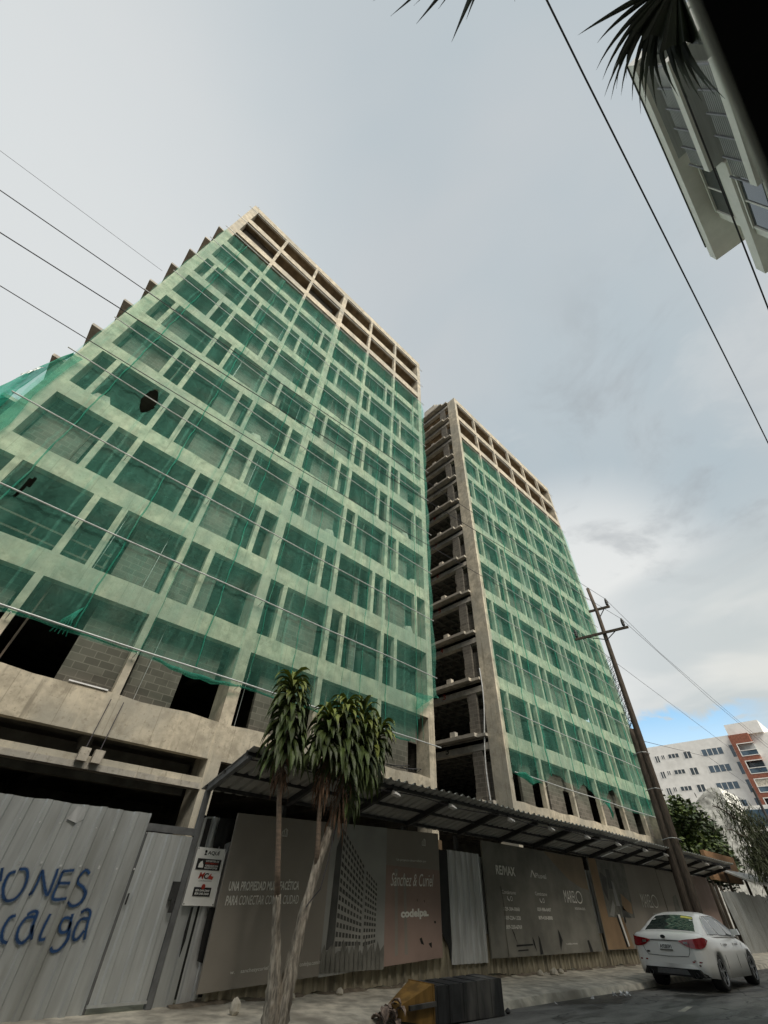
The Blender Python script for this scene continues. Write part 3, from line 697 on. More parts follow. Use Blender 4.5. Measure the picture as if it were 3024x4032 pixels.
def smooth_line(p, sub=8):
    out = []
    for i in range(len(p) - 1):
        a, b, c, d_ = p[max(i - 1, 0)], p[i], p[i + 1], p[min(i + 2, len(p) - 1)]
        for k in range(sub):
            s = k / sub
            out.append(tuple(.5 * (2 * b[n] + (c[n] - a[n]) * s + (2 * a[n] - 5 * b[n] + 4 * c[n] - d_[n]) * s * s + (3 * b[n] - a[n] - 3 * c[n] + d_[n]) * s ** 3) for n in (0, 1)))
    return out + [p[-1]]
def stroke(m, pts, wd, y, ribbed=True):
    q = smooth_line(pts) if len(pts) > 2 else [tuple(pts[0][n] + (pts[1][n] - pts[0][n]) * k / 6 for n in (0, 1)) for k in range(7)]
    i0 = len(m.v)
    for k, (x, z) in enumerate(q):
        a, b = q[max(k - 1, 0)], q[min(k + 1, len(q) - 1)]
        dx, dz = b[0] - a[0], b[1] - a[1]; L = math.hypot(dx, dz) or 1; nxx, nzz = -dz / L * wd / 2, dx / L * wd / 2
        for s in (-1, -.33, .33, 1):
            X, Z = x + nxx * s, z + nzz * s; m.v.append((X, y - (rib(X) if ribbed else 0), Z))
    for k in range(len(q) - 1):
        for j in range(3): m.f.append((i0 + 4 * k + j, i0 + 4 * k + j + 1, i0 + 4 * k + j + 5, i0 + 4 * k + j + 4)); m.m.append(m.mi)
for word, keys in (('upper', ['I', 'O', 'o', 'N', 'E', 'E2', 'E3', 'S']), ('lower', ['c', 'a', 'a2', 'l', 'g', 'g2', 'a4', 'a5'])):
    m = MB()
    for k in keys: m.mi = 0; stroke(m, GRAF[k], .030, FENCE - .0240); m.mi = 1; stroke(m, GRAF[k], .052, FENCE - .0215)
    m.build('graffiti', [M_SPRAY, M_MIST], F1, label='blue sprayed %s line of the graffiti' % word)
m = MB()
for pts in ([(1.83, .70), (1.98, .66), (2.06, .72), (2.02, .86), (1.9, .88)],):
    m.poly(*[(x, FENCE - .022 - rib(x), z) for x, z in pts])
m.build('bent_patch', M_ZINCL, F1)

GT = thing('site_gate', 'narrow zinc sheet gate door with a dark lock box, between fence and posts', 'gate', (3.53, FENCE, -1.36))
sheet(3.125, 3.94, -1.30, .655, FENCE - .035, per=.26, h=.03).build('door_sheet', M_ZINC, GT)
m = MB().box(3.08, 3.12, FENCE - .03, FENCE + .02, -1.36, .66); m.build('frame', M_STEELG, GT)
MB().box(3.07, 3.955, FENCE - .05, FENCE + .03, .672, .775).build('lintel', M_STEELG, GT)
MB().box(3.10, 3.94, FENCE - .072, FENCE - .045, -1.30, -1.27).build('bottom_rail', M_ZINC, GT)
lk = MB().box(3.80, 3.93, FENCE - .10, FENCE - .04, -.18, .05).build('lock_box', M_STEELD, GT)
MB().box(3.85, 3.91, FENCE - .115, FENCE - .09, -.33, -.16).build('padlock', M_STEELD, lk)
MB().box(3.14, 3.16, FENCE - .075, FENCE - .055, -.25, -.12).build('hinge', M_STEELD, GT)

F2 = thing('zinc_fence', 'narrow torn zinc strips and black gaps behind the white notice', 'fence', (4.4, FENCE, -1.38))
sheet(4.06, 4.40, -1.36, .98, FENCE + .03, per=.21, top=ragged(.03, 2)).build('sheet', M_ZINC, F2)
sheet(4.45, 4.80, -1.36, .62, FENCE + .05, per=.21, top=ragged(.04, 5)).build('sheet', M_ZINCL, F2)
MB().box(4.0, 4.9, FENCE + .06, FENCE + .07, -1.3, 1.0).build('tarp', M_VOID, F2)  # black sheet filling the gaps between the strips
m = MB()
for (a, b, c, d_) in ((4.13, .95, 4.22, -.05), (4.38, .95, 4.50, .45), (4.53, .95, 4.60, .30), (4.60, -.26, 4.74, -.92), (4.27, -.26, 4.31, -.85)):
    xs = [a + (c - a) * k / 7 for k in range(8)]
    m.poly((a, FENCE - .012, b), (c, FENCE - .012, b + .01), (c + .01, FENCE - .012, d_ + .2), (c - .02, FENCE - .012, d_), (a + .01, FENCE - .012, d_ + .03), (a - .01, FENCE - .012, (b + d_) / 2))
m.build('tear', M_VOID, F2)
SB = thing('notice_board', 'white notice board reading AQUÍ with black and red panels', 'sign', (4.37, 9.3, -.24))
MB().box(4.085, 4.65, 9.30, 9.306, -.24, .53).build('board', M_SIGN, SB)
SY = 9.296
def sgn(txt, x0, x1, z0, z1, mat, y=SY, shear=0, bold=.0, slope=0.0, parent=None):
    text_mesh(txt, lambda u, v: (x0 + (x1 - x0) * u, y, z0 + (z1 - z0) * v + slope * (x1 - x0) * u), shear, bold).build('lettering', mat, parent)
sgn('AQUÍ', 4.30, 4.53, .425, .50, M_INKB, bold=.02, parent=SB)
m = MB(); m.disc((4.26, SY, .475), .022, 'y', 12); m.poly((4.235, SY, .425), (4.285, SY, .425), (4.27, SY, .45), (4.25, SY, .45)); m.build('pin_emblem', M_INKB, SB)
MB().box(4.14, 4.595, 9.292, 9.2995, .225, .375).build('black_panel', M_INKB, SB)
MB().box(4.21, 4.53, 9.292, 9.2995, -.12, -.005).build('black_panel', M_INKB, SB)
for i, (tx, mt) in enumerate((('LOS BOTES DE', M_SIGN), ('ESCOMBROS Y', M_INKR), ('AGREGADOS SON', M_SIGN), ('REALIZADOS POR', M_SIGN))):
    sgn(tx, 4.30, 4.55, .335 - i * .032, .360 - i * .032, mt, 9.288, 0, .02, parent=SB)
m = MB().poly((4.175, 9.288, .25), (4.27, 9.288, .25), (4.265, 9.288, .29), (4.25, 9.288, .31), (4.235, 9.288, .345), (4.20, 9.288, .33), (4.18, 9.288, .30)); m.build('rubble_emblem', M_SIGN, SB)
sgn('M', 4.235, 4.345, .105, .19, M_INKR, SY, .2, .02, parent=SB); sgn('C', 4.335, 4.42, .105, .185, M_INKB, SY - .002, .1, .03, parent=SB)
m = MB(); m.poly((4.41, SY - .003, .11), (4.50, SY - .003, .10), (4.515, SY - .003, .14), (4.46, SY - .003, .15), (4.47, SY - .003, .185), (4.425, SY - .003, .15)); m.build('truck_emblem', M_INKR, SB)
sgn('CONSTRUCCIONES', 4.255, 4.50, .07, .088, M_GREYM, parent=SB)
m = MB().disc((4.37, 9.288, .005), .035, 'y', 14); m.build('red_seal', M_INKR, SB)
sgn('809-344-5444', 4.24, 4.50, -.062, -.030, M_SIGN, 9.288, 0, .02, parent=SB); sgn('809-340-5444', 4.24, 4.50, -.103, -.071, M_SIGN, 9.288, 0, .02, parent=SB)
m = MB(); [m.disc((x, SY, z), .009, 'y', 8) for x in (4.105, 4.63) for z in (-.22, .51)]; m.build('screws', M_STEELD, SB)

# long fence behind the billboards
F3 = thing('zinc_fence', 'long muddy zinc fence running behind the billboards', 'fence', (18, FENCE, -1.38))
x = 4.85; i = 0
while x < 31.4:
    b = min(x + rnd(.95, 1.1), 31.5)
    sheet(x, b + .03, -1.33 + rnd(-.03, .03), -.6, FENCE - .006 * (i % 2), per=.24, bot=ragged(.012, i)).build('lower_sheet', M_MUD, F3)
    if not 10.6 < x < 11.0: sheet(x, b + .03, -.6, .95 + rnd(-.05, .05), FENCE + .03 + .006 * (i % 2), per=.24, top=ragged(.01, i)).build('sheet', M_ZINC, F3)
    x = b; i += 1
sheet(11.02, 12.42, -1.1, 1.0, FENCE - .06, per=.24, h=.035).build('sheet', M_ZINCL, F3, label='clean pale zinc sheet between two billboards')
m = MB().poly((10.55, FENCE - .07, .98), (11.03, FENCE - .07, .98), (11.04, FENCE - .07, -.75), (10.98, FENCE - .08, -1.1), (10.9, FENCE - .07, -.8), (10.72, FENCE - .07, -.6)); m.build('tarp', M_VOID, F3)
for xx in (7.0, 9.2, 13.0, 17.5, 21.5, 25.0, 28.5): MB().box(xx, xx + .08, FENCE + .02, FENCE + .1, -1.5, -.6).build('post', M_WOOD, F3)
struct(MB().grid(lambda i, j: (4.3 + i * .3, 9.10 + .12 * j, -1.39 + .06 * math.sin(j / 7 * math.pi) * (1 + .8 * math.sin(i * 1.9) * math.sin(i * .7 + j))), 90, 7), 'earth_bank', M_DIRT)

# ------------------------------------------------------------------ billboards
def board(name, label, x0, x1, zl0, zl1, zr0, zr1, y, mat):
    T = thing(name, label, 'billboard', ((x0 + x1) / 2, y, min(zl0, zr0)))
    m = MB().hexa([(x0, y, zl0), (x1, y, zr0), (x1, y + .04, zr0), (x0, y + .04, zl0)], [(x0, y, zl1), (x1, y, zr1), (x1, y + .04, zr1), (x0, y + .04, zl1)])
    m.build('panel', mat, T)
    return T
BY = 9.22
B1 = board('billboard', 'large brown billboard picturing two grey towers beside a pink panel', 4.68, 10.62, -1.24, 1.09, -.97, 1.30, BY, M_TAN)
def b1z(x, z): return z                                        # text positions are already world heights
def plate(T, name, mat, pts, y): return MB().poly(*[(x, y, z) for x, z in pts]).build(name, mat, T)
L1 = BY - .004; L2 = BY - .008; L3 = BY - .012
plate(B1, 'photo_print', M_GREYP, [(7.05, -1.15), (8.72, -1.06), (8.72, 1.24), (7.05, 1.18)], L1)
plate(B1, 'pink_print', M_PINK, [(8.72, -1.06), (10.61, -.97), (10.61, .55), (8.72, .55)], L1)
# picture of the towers on the print
def pic(xa, za0, za1, xb, zb0, zb1, cols, rows):
    m = MB(); g = MB()
    m.poly((xa, L2, za0), (xb, L2, zb0), (xb, L2, zb1), (xa, L2, za1))
    for r in range(rows):
        for c in range(cols):
            u0, u1 = (c + .14) / cols, (c + .80 + .12 * ((c * 3 + r) % 3 == 0)) / cols; v0, v1 = (r + .18) / rows, (r + .74) / rows
            def P(u, v):
                a = za0 + (za1 - za0) * v; b = zb0 + (zb1 - zb0) * v
                return (xa + (xb - xa) * u, L3, a + (b - a) * u)
            g.poly(P(u0, v0), P(u1, v0), P(u1, v1), P(u0, v1))
    return m, g
m, g = pic(7.36, -.78, 1.12, 8.05, -.76, .50, 8, 14); g.v = m.v + g.v; g.f = m.f + [tuple(i + len(m.v) for i in f) for f in g.f]; g.m = [0] * len(m.f) + [1] * (len(g.f) - len(m.f)); g.build('tower_print', [M_TOWP, M_GREYD], B1)
m, g = pic(8.10, -.78, .45, 8.46, -.72, .22, 5, 12); g.v = m.v + g.v; g.f = m.f + [tuple(i + len(m.v) for i in f) for f in g.f]; g.m = [0] * len(m.f) + [1] * (len(g.f) - len(m.f)); g.build('tower_print', [M_TOWP, M_GREYD], B1)
plate(B1, 'tower_print', M_GREYD, [(7.16, -.8), (7.357, -.78), (7.357, 1.12), (7.20, .75)], L2)
m = MB()
for i in range(14):
    x = 7.06 + i * .118; m.poly((x, L3 - .002, -1.1), (x + .13, L3 - .002, -1.09), (x + .12, L3 - .002, -.82 + .1 * math.sin(i * 2.1)), (x + .05, L3 - .002, -.72 + .09 * math.sin(i * 3.7)), (x - .01, L3 - .002, -.85))
m.build('planting_print', M_GREYM, B1)
BI = BY - .006
def t1(txt, x0, x1, z0, z1, slope=.045, mat=M_INK, shear=0.0, bold=0.0, T=B1, y=BI): sgn(txt, x0, x1, z0, z1, mat, y, shear, bold, slope, T)
t1('UNA PROPIEDAD MULTIFACÉTICA', 4.82, 6.34, -.035, .125, bold=.03)
t1('PARA', 4.82, 5.06, -.222, -.095, bold=.03)
t1('CONECTAR CON LA CIUDAD', 5.08, 6.37, -.21, -.085, .035)
t1('w.    sanchezycuriel.com', 5.19, 6.1, -1.06, -1.0); t1('w.    codelpa.com/marelo', 6.42, 7.25, -1.02, -.95)
t1('Un proyecto desarrollado por', 9.06, 10.12, .635, .69, .03)
t1('Sánchez & Curiel', 8.88, 10.38, .19, .42, .03, shear=.35); t1('codelpa.', 9.22, 10.16, -.37, -.19, .04, bold=.05)
def arch_logo(x0, z0, wd, h, T, y):
    m = MB(); q = wd / 8
    for k in range(3):
        a = x0 + k * wd / 3; m.poly((a, y, z0), (a + q, y, z0), (a + q, y, z0 + h * (.55 + .15 * k)), (a, y, z0 + h * (.5 + .15 * k)))
    m.poly((x0 + wd - q, y, z0), (x0 + wd, y, z0), (x0 + wd, y, z0 + h * .8), (x0 + wd - q, y, z0 + h * .8))
    m.poly((x0, y, z0), (x0 + wd, y, z0), (x0 + wd, y, z0 + q), (x0, y, z0 + q))
    m.poly((x0, y, z0 + h * .5), (x0 + q, y, z0 + h * .5), (x0 + wd * .6 + q * .5, y, z0 + h - q * .6), (x0 + wd * .6, y, z0 + h))
    m.poly((x0 + wd * .6, y, z0 + h), (x0 + wd * .6, y, z0 + h - q), (x0 + wd, y, z0 + h * .8 - q), (x0 + wd, y, z0 + h * .8))
    m.build('arch_emblem', M_INK, T)
arch_logo(5.74, .82, .14, .14, B1, BI); arch_logo(9.97, 1.0, .14, .15, B1, BI)
m = MB()
for pts in ([(9.83, -.66), (9.90, -.64), (9.98, -.76), (9.88, -.74)], [(10.13, -.74), (10.24, -.72), (10.24, -.81), (10.2, -.80)], [(10.34, -.37), (10.41, -.37), (10.41, -.41), (10.35, -.41)], [(9.75, -.02), (9.77, .0), (9.78, -.06)], [(10.0, -.03), (10.02, -.01), (10.03, -.07)]): m.poly(*[(x, BY - .007, z) for x, z in pts])
m.build('tear', M_VOID, B1)
plate(B1, 'scuff', M_TAN, [(9.0, .5), (9.1, .5), (9.14, -.9), (9.05, -.92)], BY - .0055); plate(B1, 'scuff', M_TAN, [(9.3, .4), (9.38, .42), (9.45, -.9), (9.35, -.9)], BY - .0055)

B2 = board('billboard', 'dark soiled billboard with RE/MAX and rows of phone numbers, torn along its bottom', 12.52, 18.49, -1.03, 1.32, -1.0, 1.32, BY, M_TAN2)
m = MB().poly((15.9, L1, 1.31), (18.48, L1, 1.31), (18.48, L1, .45), (17.9, L1, .5), (17.2, L1, .68), (16.6, L1, .95)); m.build('brown_print', M_BRN, B2)
T2 = B2
def t2(txt, x0, x1, z0, z1, bold=0.0, T=B2): sgn(txt, x0, x1, z0, z1, M_INK, BY - .008, 0, bold, .0, T)
t2('RE/MAX', 13.09, 14.06, .60, .81, .03); t2('Plusval', 15.17, 15.78, .62, .74)
m = MB(); stroke(m, [(14.88, .62), (15.0, .79)], .03, BY - .008, False); stroke(m, [(15.0, .79), (15.14, .63)], .05, BY - .008, False); m.build('roof_emblem', M_INK, B2)
t2('Contáctame', 13.26, 13.94, .20, .28); t2('Contáctame', 14.98, 15.65, .22, .30)
for x in (13.5, 15.2):
    m = MB(); stroke(m, [(x, .155), (x + .01, .10), (x + .09, .065)], .03, BY - .008, False)
    p = [(x + .19 + .045 * math.cos(k * .7), .11 + .045 * math.sin(k * .7)) for k in range(10)]; stroke(m, p, .014, BY - .008, False); m.build('phone_emblem', M_INK, B2)
for i, (a, b) in enumerate((('829-384-0868', '829-986-6487'), ('809-224-1320', '809-438-8888'), ('809-330-6769', ''))):
    t2(a, 13.26, 14.03, -.145 - .178 * i, -.065 - .178 * i, .02)
    if b: t2(b, 14.97, 15.74, -.125 - .178 * i, -.045 - .178 * i, .02)
t2('MAREL', 16.69, 17.45, .105, .395)
m = MB(); stroke(m, [(17.66 + .19 * math.cos(k * .5236), .25 + .14 * math.sin(k * .5236)) for k in range(13)], .03, BY - .008, False); m.build('lettering', M_INK, B2)
t2('RESIDENCES', 17.24, 17.90, -.055, .0); t2('w. codelpa.com/marelo', 16.28, 16.95, -.84, -.785)
m = MB()
for pts in ([(15.93, -.50), (16.0, -.56), (16.10, -.73), (15.98, -.86), (15.9, -.97), (15.93, -.7)], [(14.8, -.62), (14.87, -.7), (14.93, -.99), (14.77, -1.0)], [(13.5, -.46), (13.62, -.58), (13.72, -.80), (13.66, -.72)], [(13.65, -.80), (14.47, -.79), (14.47, -.82), (13.65, -.835)], [(13.7, -.9), (14.2, -.89), (14.2, -.915), (13.7, -.92)], [(17.6, -.75), (17.72, -.74), (17.86, -1.0), (17.66, -1.0)], [(14.48, -.65), (14.56, -.74), (14.62, -.95), (14.50, -.80)]):
    m.poly(*[(x, BY - .007, z) for x, z in pts])
m.build('tear', M_VOID, B2)
for pts in ([(12.55, 1.0), (12.9, .6), (13.15, .1), (13.2, -.9), (12.75, -1.02), (12.56, -1.02)], [(14.95, -.25), (15.8, -.3), (15.9, -.8), (15.5, -.98), (14.98, -.9)]): plate(B2, 'stain', M_GREYD if False else M_TAN2, pts, BY - .0045)
m = MB().tube([(13.22, BY - .02, .35), (13.28, BY - .03, -.2), (13.2, BY - .03, -.6), (13.24, BY - .02, -1.0)], .012, 5); m.build('wrinkle', M_TAN2, B2)

B3 = board('billboard', 'peeling orange and brown billboard with a room photo, behind the white car', 18.9, 25.0, -.98, 1.35, -.99, 1.39, BY, M_TAN)
plate(B3, 'orange_print', M_PEACH, [(18.92, -.97), (20.9, -.97), (20.6, -.2), (20.0, .1), (19.5, 1.36), (18.92, 1.35)], L1)
plate(B3, 'photo_print', M_GREYM, [(19.46, -.2), (21.6, -.2), (21.75, .6), (21.9, 1.36), (19.5, 1.33)], L2)
for pts, mt in (([(19.75, .2), (20.05, .85), (19.6, 1.0), (19.55, .5)], M_GREYD), ([(20.3, .1), (20.6, .1), (20.5, .75), (20.35, .8)], M_GREYP), ([(20.05, .55), (20.4, .55), (20.4, 1.1), (20.1, 1.1)], M_GREYD), ([(19.6, -.15), (20.1, .25), (20.2, .1), (19.9, -.19)], M_GREYP), ([(20.75, .0), (21.5, -.1), (21.6, .2), (20.9, .45)], M_PEACH), ([(20.6, -.19), (21.3, -.19), (20.7, .15)], M_GREYD)):
    plate(B3, 'photo_detail', mt, pts, L3)
sgn('MAREL', 22.64, 23.62, .11, .50, M_INK, L2, 0, 0, 0, B3)
m = MB(); stroke(m, [(23.93 + .27 * math.cos(k * .5236), .31 + .18 * math.sin(k * .5236)) for k in range(13)], .035, L2, False); m.build('lettering', M_INK, B3)
sgn('RESIDENCES', 23.42, 24.5, -.09, -.035, M_INK, L2, 0, 0, 0, B3)
m = MB().poly((20.2, L3 - .01, -.12), (20.36, L3 - .01, -.12), (20.5, L3 - .03, -.9), (20.4, L3 - .03, -.92)); m.build('peeling_strip', M_WHITE, B3)
plate(B3, 'tear', M_VOID, [(20.1, -.15), (20.2, -.12), (20.4, -.92), (20.3, -.93)], L3 - .004)
m = MB().disc((20.7, L3 - .004, -.26), .06, 'y', 12, .08); m.build('tear', M_VOID, B3)
B4 = board('billboard', 'narrow plain brown panel behind the wooden utility pole', 25.06, 28.3, -1.0, 1.36, -1.0, 1.36, BY, M_TAN)
plate(B4, 'faded_print', M_GREYM, [(25.5, -.9), (26.6, -.9), (26.5, .6), (26.0, .5)], L1)
B5 = board('billboard', 'last pinkish brown panel at the far end of the canopy', 28.5, 31.5, -1.0, 1.37, -1.0, 1.38, BY, M_PINK)

# ------------------------------------------------------------------ canopy over the pavement
CN = thing('canopy', 'long grey corrugated canopy on steel arms above the billboards', 'canopy', (17.7, 9.0, -1.36))
ZF, ZR, YF, YR = 1.90, 1.415, 7.70, 9.50
x = 3.92; i = 0
while x < 31.45:
    b = min(x + 1.02, 31.5); m = MB(); xs = []
    per = .25; k = math.floor(x / per); xs = [x]
    while k * per < b:
        for f in (.30, .40, .60, .70):
            q = (k + f) * per
            if x + .002 < q < b - .002: xs.append(q)
        k += 1
    xs.append(b + .02); jj = rnd(-.03, .03); dz = .006 * (i % 2)
    def fn(a, c, xs=xs, jj=jj, dz=dz):
        X = xs[a]; v = c / 5; y = YF + jj + (YR - YF) * v
        return (X, y, ZF + (ZR - ZF) * v + rib(X, per, .045) + dz + .012 * math.sin(X * .8 + v * 2))
    m.grid(fn, len(xs) - 1, 5).build('roof_sheet', M_ROOFS, CN); x = b; i += 1
RAFT = [3.99, 5.85, 7.65, 9.55, 11.65, 13.6, 15.55, 17.5, 19.4, 21.4, 23.3, 25.3, 27.3, 29.3, 31.4]
for i, x in enumerate(RAFT):
    MB().beam((x, 7.92, 1.79), (x, 9.36, 1.40), .09, .11).build('rafter', M_STEELG if i == 0 else M_STEELD, CN)
    y = FENCE - .02 if i == 0 else FENCE + .12
    MB().box(x - .045, x + .045, y - .045, y + .045, -1.36, 1.36).build('post', M_STEELG if i == 0 else M_STEELD, CN)
MB().beam((3.92, 7.95, 1.825), (31.5, 7.95, 1.825), .06, .08).build('front_beam', M_STEELD, CN)
MB().beam((3.92, 8.7, 1.615), (31.5, 8.7, 1.615), .05, .06).build('purlin', M_STEELD, CN)
MB().beam((3.92, 9.33, 1.43), (31.5, 9.33, 1.43), .05, .06).build('rear_beam', M_STEELD, CN)
m = MB(); p = [(4.0 + i * .5, 7.9, 1.72 + .03 * math.sin(i * .9)) for i in range(56)]; m.tube(p, .012, 5).build('wiring', M_CABLE, CN)
lamps = [7.65, 9.6, 12.1, 14.2, 16.4, 18.64, 20.9, 22.9, 27.6, 29.5]
for i, x in enumerate(lamps):
    t_ = thing('floodlight', 'small white floodlight under the canopy edge, %s from the left' % ORD[i], 'lamp', (x, 7.88, 1.62), 'floodlights under the canopy')
    MB().box(x - .04, x + .04, 7.87, 7.91, 1.74, 1.80).build('bracket', M_STEELD, t_)
    m = MB().hexa([(x - .09, 7.76, 1.67), (x + .09, 7.76, 1.64), (x + .10, 7.90, 1.63), (x - .08, 7.90, 1.66)], [(x - .08, 7.78, 1.71), (x + .08, 7.78, 1.68), (x + .07, 7.88, 1.74), (x - .07, 7.88, 1.75)])
    m.build('housing', M_WHITE, t_)
solo(MB().box(10.95, 11.5, FENCE + .5, FENCE + .55, 1.0, 1.25), 'crate_board', M_PEACH, 'small pale and red board showing through the gap above the pale sheet', 'board')

# ------------------------------------------------------------------ wooden pole, insulators, wires
UP = thing('utility_pole', 'tall dark wooden utility pole with two crossarms, spliced to a stub, beside the white car', 'pole', (23.3, 7.6, -1.38))
PX = 23.3
main = [(PX, 7.56, -1.4), (PX, 7.52, 0), (PX, 7.45, 3), (PX, 7.40, 6.2), (PX, 7.35, 9.5), (PX, 7.31, 12.6), (PX, 7.38, 14.2)]
MB().tube(main, [.17, .165, .155, .14, .12, .10, .09], 12).build('post', M_WOOD, UP, True)
stub = [(PX - .05, 7.88, -1.4), (PX - .05, 7.80, 0), (PX - .04, 7.70, 3), (PX - .03, 7.63, 6.0), (PX - .03, 7.62, 6.35)]
MB().tube(stub, [.19, .18, .16, .14, .12], 10).build('stub', M_WOOD, UP, True)
for za, zb in ((5.3, 5.36), (2.2, 2.26), (3.9, 3.95)):
    y = 7.58; m = MB(); p = [(PX + .25 * math.cos(a * .4488) - .02, y + .36 * math.sin(a * .4488), za + .03 * math.sin(a)) for a in range(15)]; m.tube(p, .012, 5).build('wire_binding', M_ZINC, UP)
a1 = MB().beam((PX, 7.75, 12.76), (PX, 6.55, 12.64), .10, .12).build('crossarm', M_WOOD, UP)
a2 = MB().beam((PX - .12, 8.98, 11.36), (PX - .12, 6.0, 11.12), .10, .12).build('crossarm', M_WOOD, UP)
MB().beam((PX, 7.33, 12.15), (PX, 6.88, 12.62), .03, .04).build('brace', M_STEELD, UP)
MB().beam((PX - .1, 7.32, 10.78), (PX - .1, 6.72, 11.12), .03, .04).build('brace', M_STEELD, UP)
MB().beam((PX - .1, 7.36, 10.85), (PX - .1, 8.2, 11.24), .03, .04).build('brace', M_STEELD, UP)
for (y, z, par, dx) in ((6.64, 12.70, a1, 0), (6.19, 11.2, a2, -.12), (8.83, 11.42, a2, -.12)):
    m = MB(); pr = [(.02, 0), (.05, .04), (.08, .08), (.085, .14), (.06, .16), (.085, .19), (.085, .26), (.06, .28), (.08, .31), (.075, .38), (.05, .42), (.055, .47), (.02, .50)]
    m.tube([(PX + dx, y, z + h) for r_, h in pr], [r_ for r_, h in pr], 10); m.build('insulator', M_STEELD, par, True)
m = MB()
for k in range(46):
    z = 6.6 + 3.4 * (k / 46); s = rnd(-1, 1)
    m.tube([(PX + rnd(-.1, .1), 7.5, z), (PX + rnd(-.2, .1), 7.62 + rnd(0, .14), z - rnd(.1, .3)), (PX + rnd(-.2, .2), 7.58 + rnd(0, .16), z - rnd(.3, .7))], [.012, .012, .006], 4)
solo(m, 'dead_vine', M_STEELD, 'tangle of dead vine clinging to the wooden utility pole', 'vine')
m = MB(); m.tube([(PX - .02, 7.74, 3.4), (PX, 7.86, 3.0), (PX - .03, 7.8, 2.5)], .02, 5); m.tube([(PX - .02, 7.66, 2.2), (PX - .05, 7.72, 1.6)], .02, 5)
m.build('rag_strip', M_LITTER, UP)
def wire(pts, r, label, name='overhead_wire', grp='overhead wires'):
    q = []
    for i in range(len(pts) - 1):
        a, b, c, d_ = pts[max(i - 1, 0)], pts[i], pts[i + 1], pts[min(i + 2, len(pts) - 1)]
        for k in range(6):
            s = k / 6
            q.append((b[0] + (c[0] - b[0]) * s, b[1] + (c[1] - b[1]) * s, b[2] + (c[2] - b[2]) * s))
    q.append(pts[-1])
    return solo(MB().tube(q, r, 8), name, M_CABLE, label, 'wire', grp)
wire([(-26, 6.63, 9.2), (-4.86, 6.63, 9.95), (.77, 6.63, 10.45), (7.75, 6.63, 11.2), (15, 6.63, 12.02), (23.3, 6.64, 13.18), (30, 6.64, 12.3), (45, 6.64, 11.7), (70, 6.64, 11.4)], .0105, 'black wire ending on the topmost insulator of the pole')
wire([(-26, 6.17, 7.2), (-3.88, 6.17, 8.19), (1.01, 6.17, 8.72), (7.17, 6.17, 9.47), (15, 6.17, 10.5), (23.18, 6.19, 11.68), (28.6, 6.17, 11.3), (35.6, 6.17, 10.8), (48.6, 6.17, 10.4), (70, 6.17, 10.2)], .0105, 'black wire ending on the street side insulator of the wide crossarm')
wire([(-26, 8.81, 9.4), (-4.58, 8.81, 10.0), (4.0, 8.81, 10.4), (8.95, 8.81, 10.74), (16.2, 8.81, 11.35), (23.18, 8.83, 11.9), (28.4, 8.81, 11.55), (38.4, 8.81, 11.2), (51.8, 8.81, 10.7), (70, 8.81, 10.5)], .0115, 'black wire ending on the building side insulator of the wide crossarm')
wire([(-26, 13.3, 20.6), (-11.1, 13.3, 22.4), (-4.35, 13.3, 22.86)], .009, 'thin grey wire meeting the left edge of the left tower')
wire([(-6, -1.88, 9.3), (1.9, -1.88, 9.22), (10, -1.9, 9.0), (24, -1.92, 8.9), (45, -1.92, 9.1)], .0125, 'thick cable crossing the open sky on the right, the nearer to the towers')
wire([(-6, -2.62, 8.55), (2, -2.62, 8.53), (10, -2.63, 8.4), (24, -2.63, 8.35), (45, -2.63, 8.5)], .0125, 'thick cable passing in front of the overhead white balconies')
wire([(23.3, 7.55, 5.9), (40, 8.6, 8.3), (60, 10.3, 9.3)], .012, 'slack thin cable from the pole splice towards the far white building')
solo(MB().tube([(60, 10.33, -1.4), (60, 10.33, 4), (60, 10.36, 9.4)], [.16, .14, .11], 10), 'utility_pole', M_STEELD, 'distant bare dark pole in front of the red brick balconies', 'pole')

# ------------------------------------------------------------------ dracaenas at the kerb
def rosette(m, base, tip, n, ln, spread, low, wd=.062, dry=False, top_light=.35):
    base, tip = Vector(base), Vector(tip)
    for k in range(n):
        u = (k + random.random()) / n
        p = base.lerp(tip, u); az = k * 2.39996 + rnd(-.3, .3)
        el = low + (1.05 - low) * u ** 2.6 + rnd(-.2, .2)
        d0 = Vector((math.cos(az) * math.cos(el), math.sin(az) * math.cos(el), math.sin(el)))
        L = ln * rnd(.75, 1.15) * (1.0 - .30 * u)
        if dry: m.mi = 0
        else:
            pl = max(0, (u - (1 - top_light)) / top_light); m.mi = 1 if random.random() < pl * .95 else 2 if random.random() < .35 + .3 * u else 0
        m.leaf(p + d0 * .03, d0, L, wd * rnd(.8, 1.2), spread * rnd(.8, 1.25), 6, .22, tw=rnd(-.3, .3))
    m.mi = 0
LM = [M_LEAFD, M_LEAFL, M_LEAFM]
D1 = thing('dracaena_tree', 'slim tall corn plant tree, left of the pair, with one narrow leafy head', 'tree', (4.93, 7.35, -1.38))
def bark(m, pts, rad, n=16, amp=.30):
    q, rr = [], []
    for i in range(len(pts) - 1):
        for k in range(6):
            s = k / 6; q.append(Vector(pts[i]).lerp(Vector(pts[i + 1]), s)); rr.append(rad[i] + (rad[i + 1] - rad[i]) * s)
    q.append(Vector(pts[-1])); rr.append(rad[-1])
    i0 = len(m.v); m.tube(q, rr, n)
    for k in range(len(q)):
        for j in range(n):
            i = i0 + k * n + j; v = Vector(m.v[i]); f = 1 + amp * (math.sin(j * 2.1 + k * .35) * .6 + hsh(j, k) * .8 - .4)
            m.v[i] = tuple(q[k] + (v - q[k]) * f)
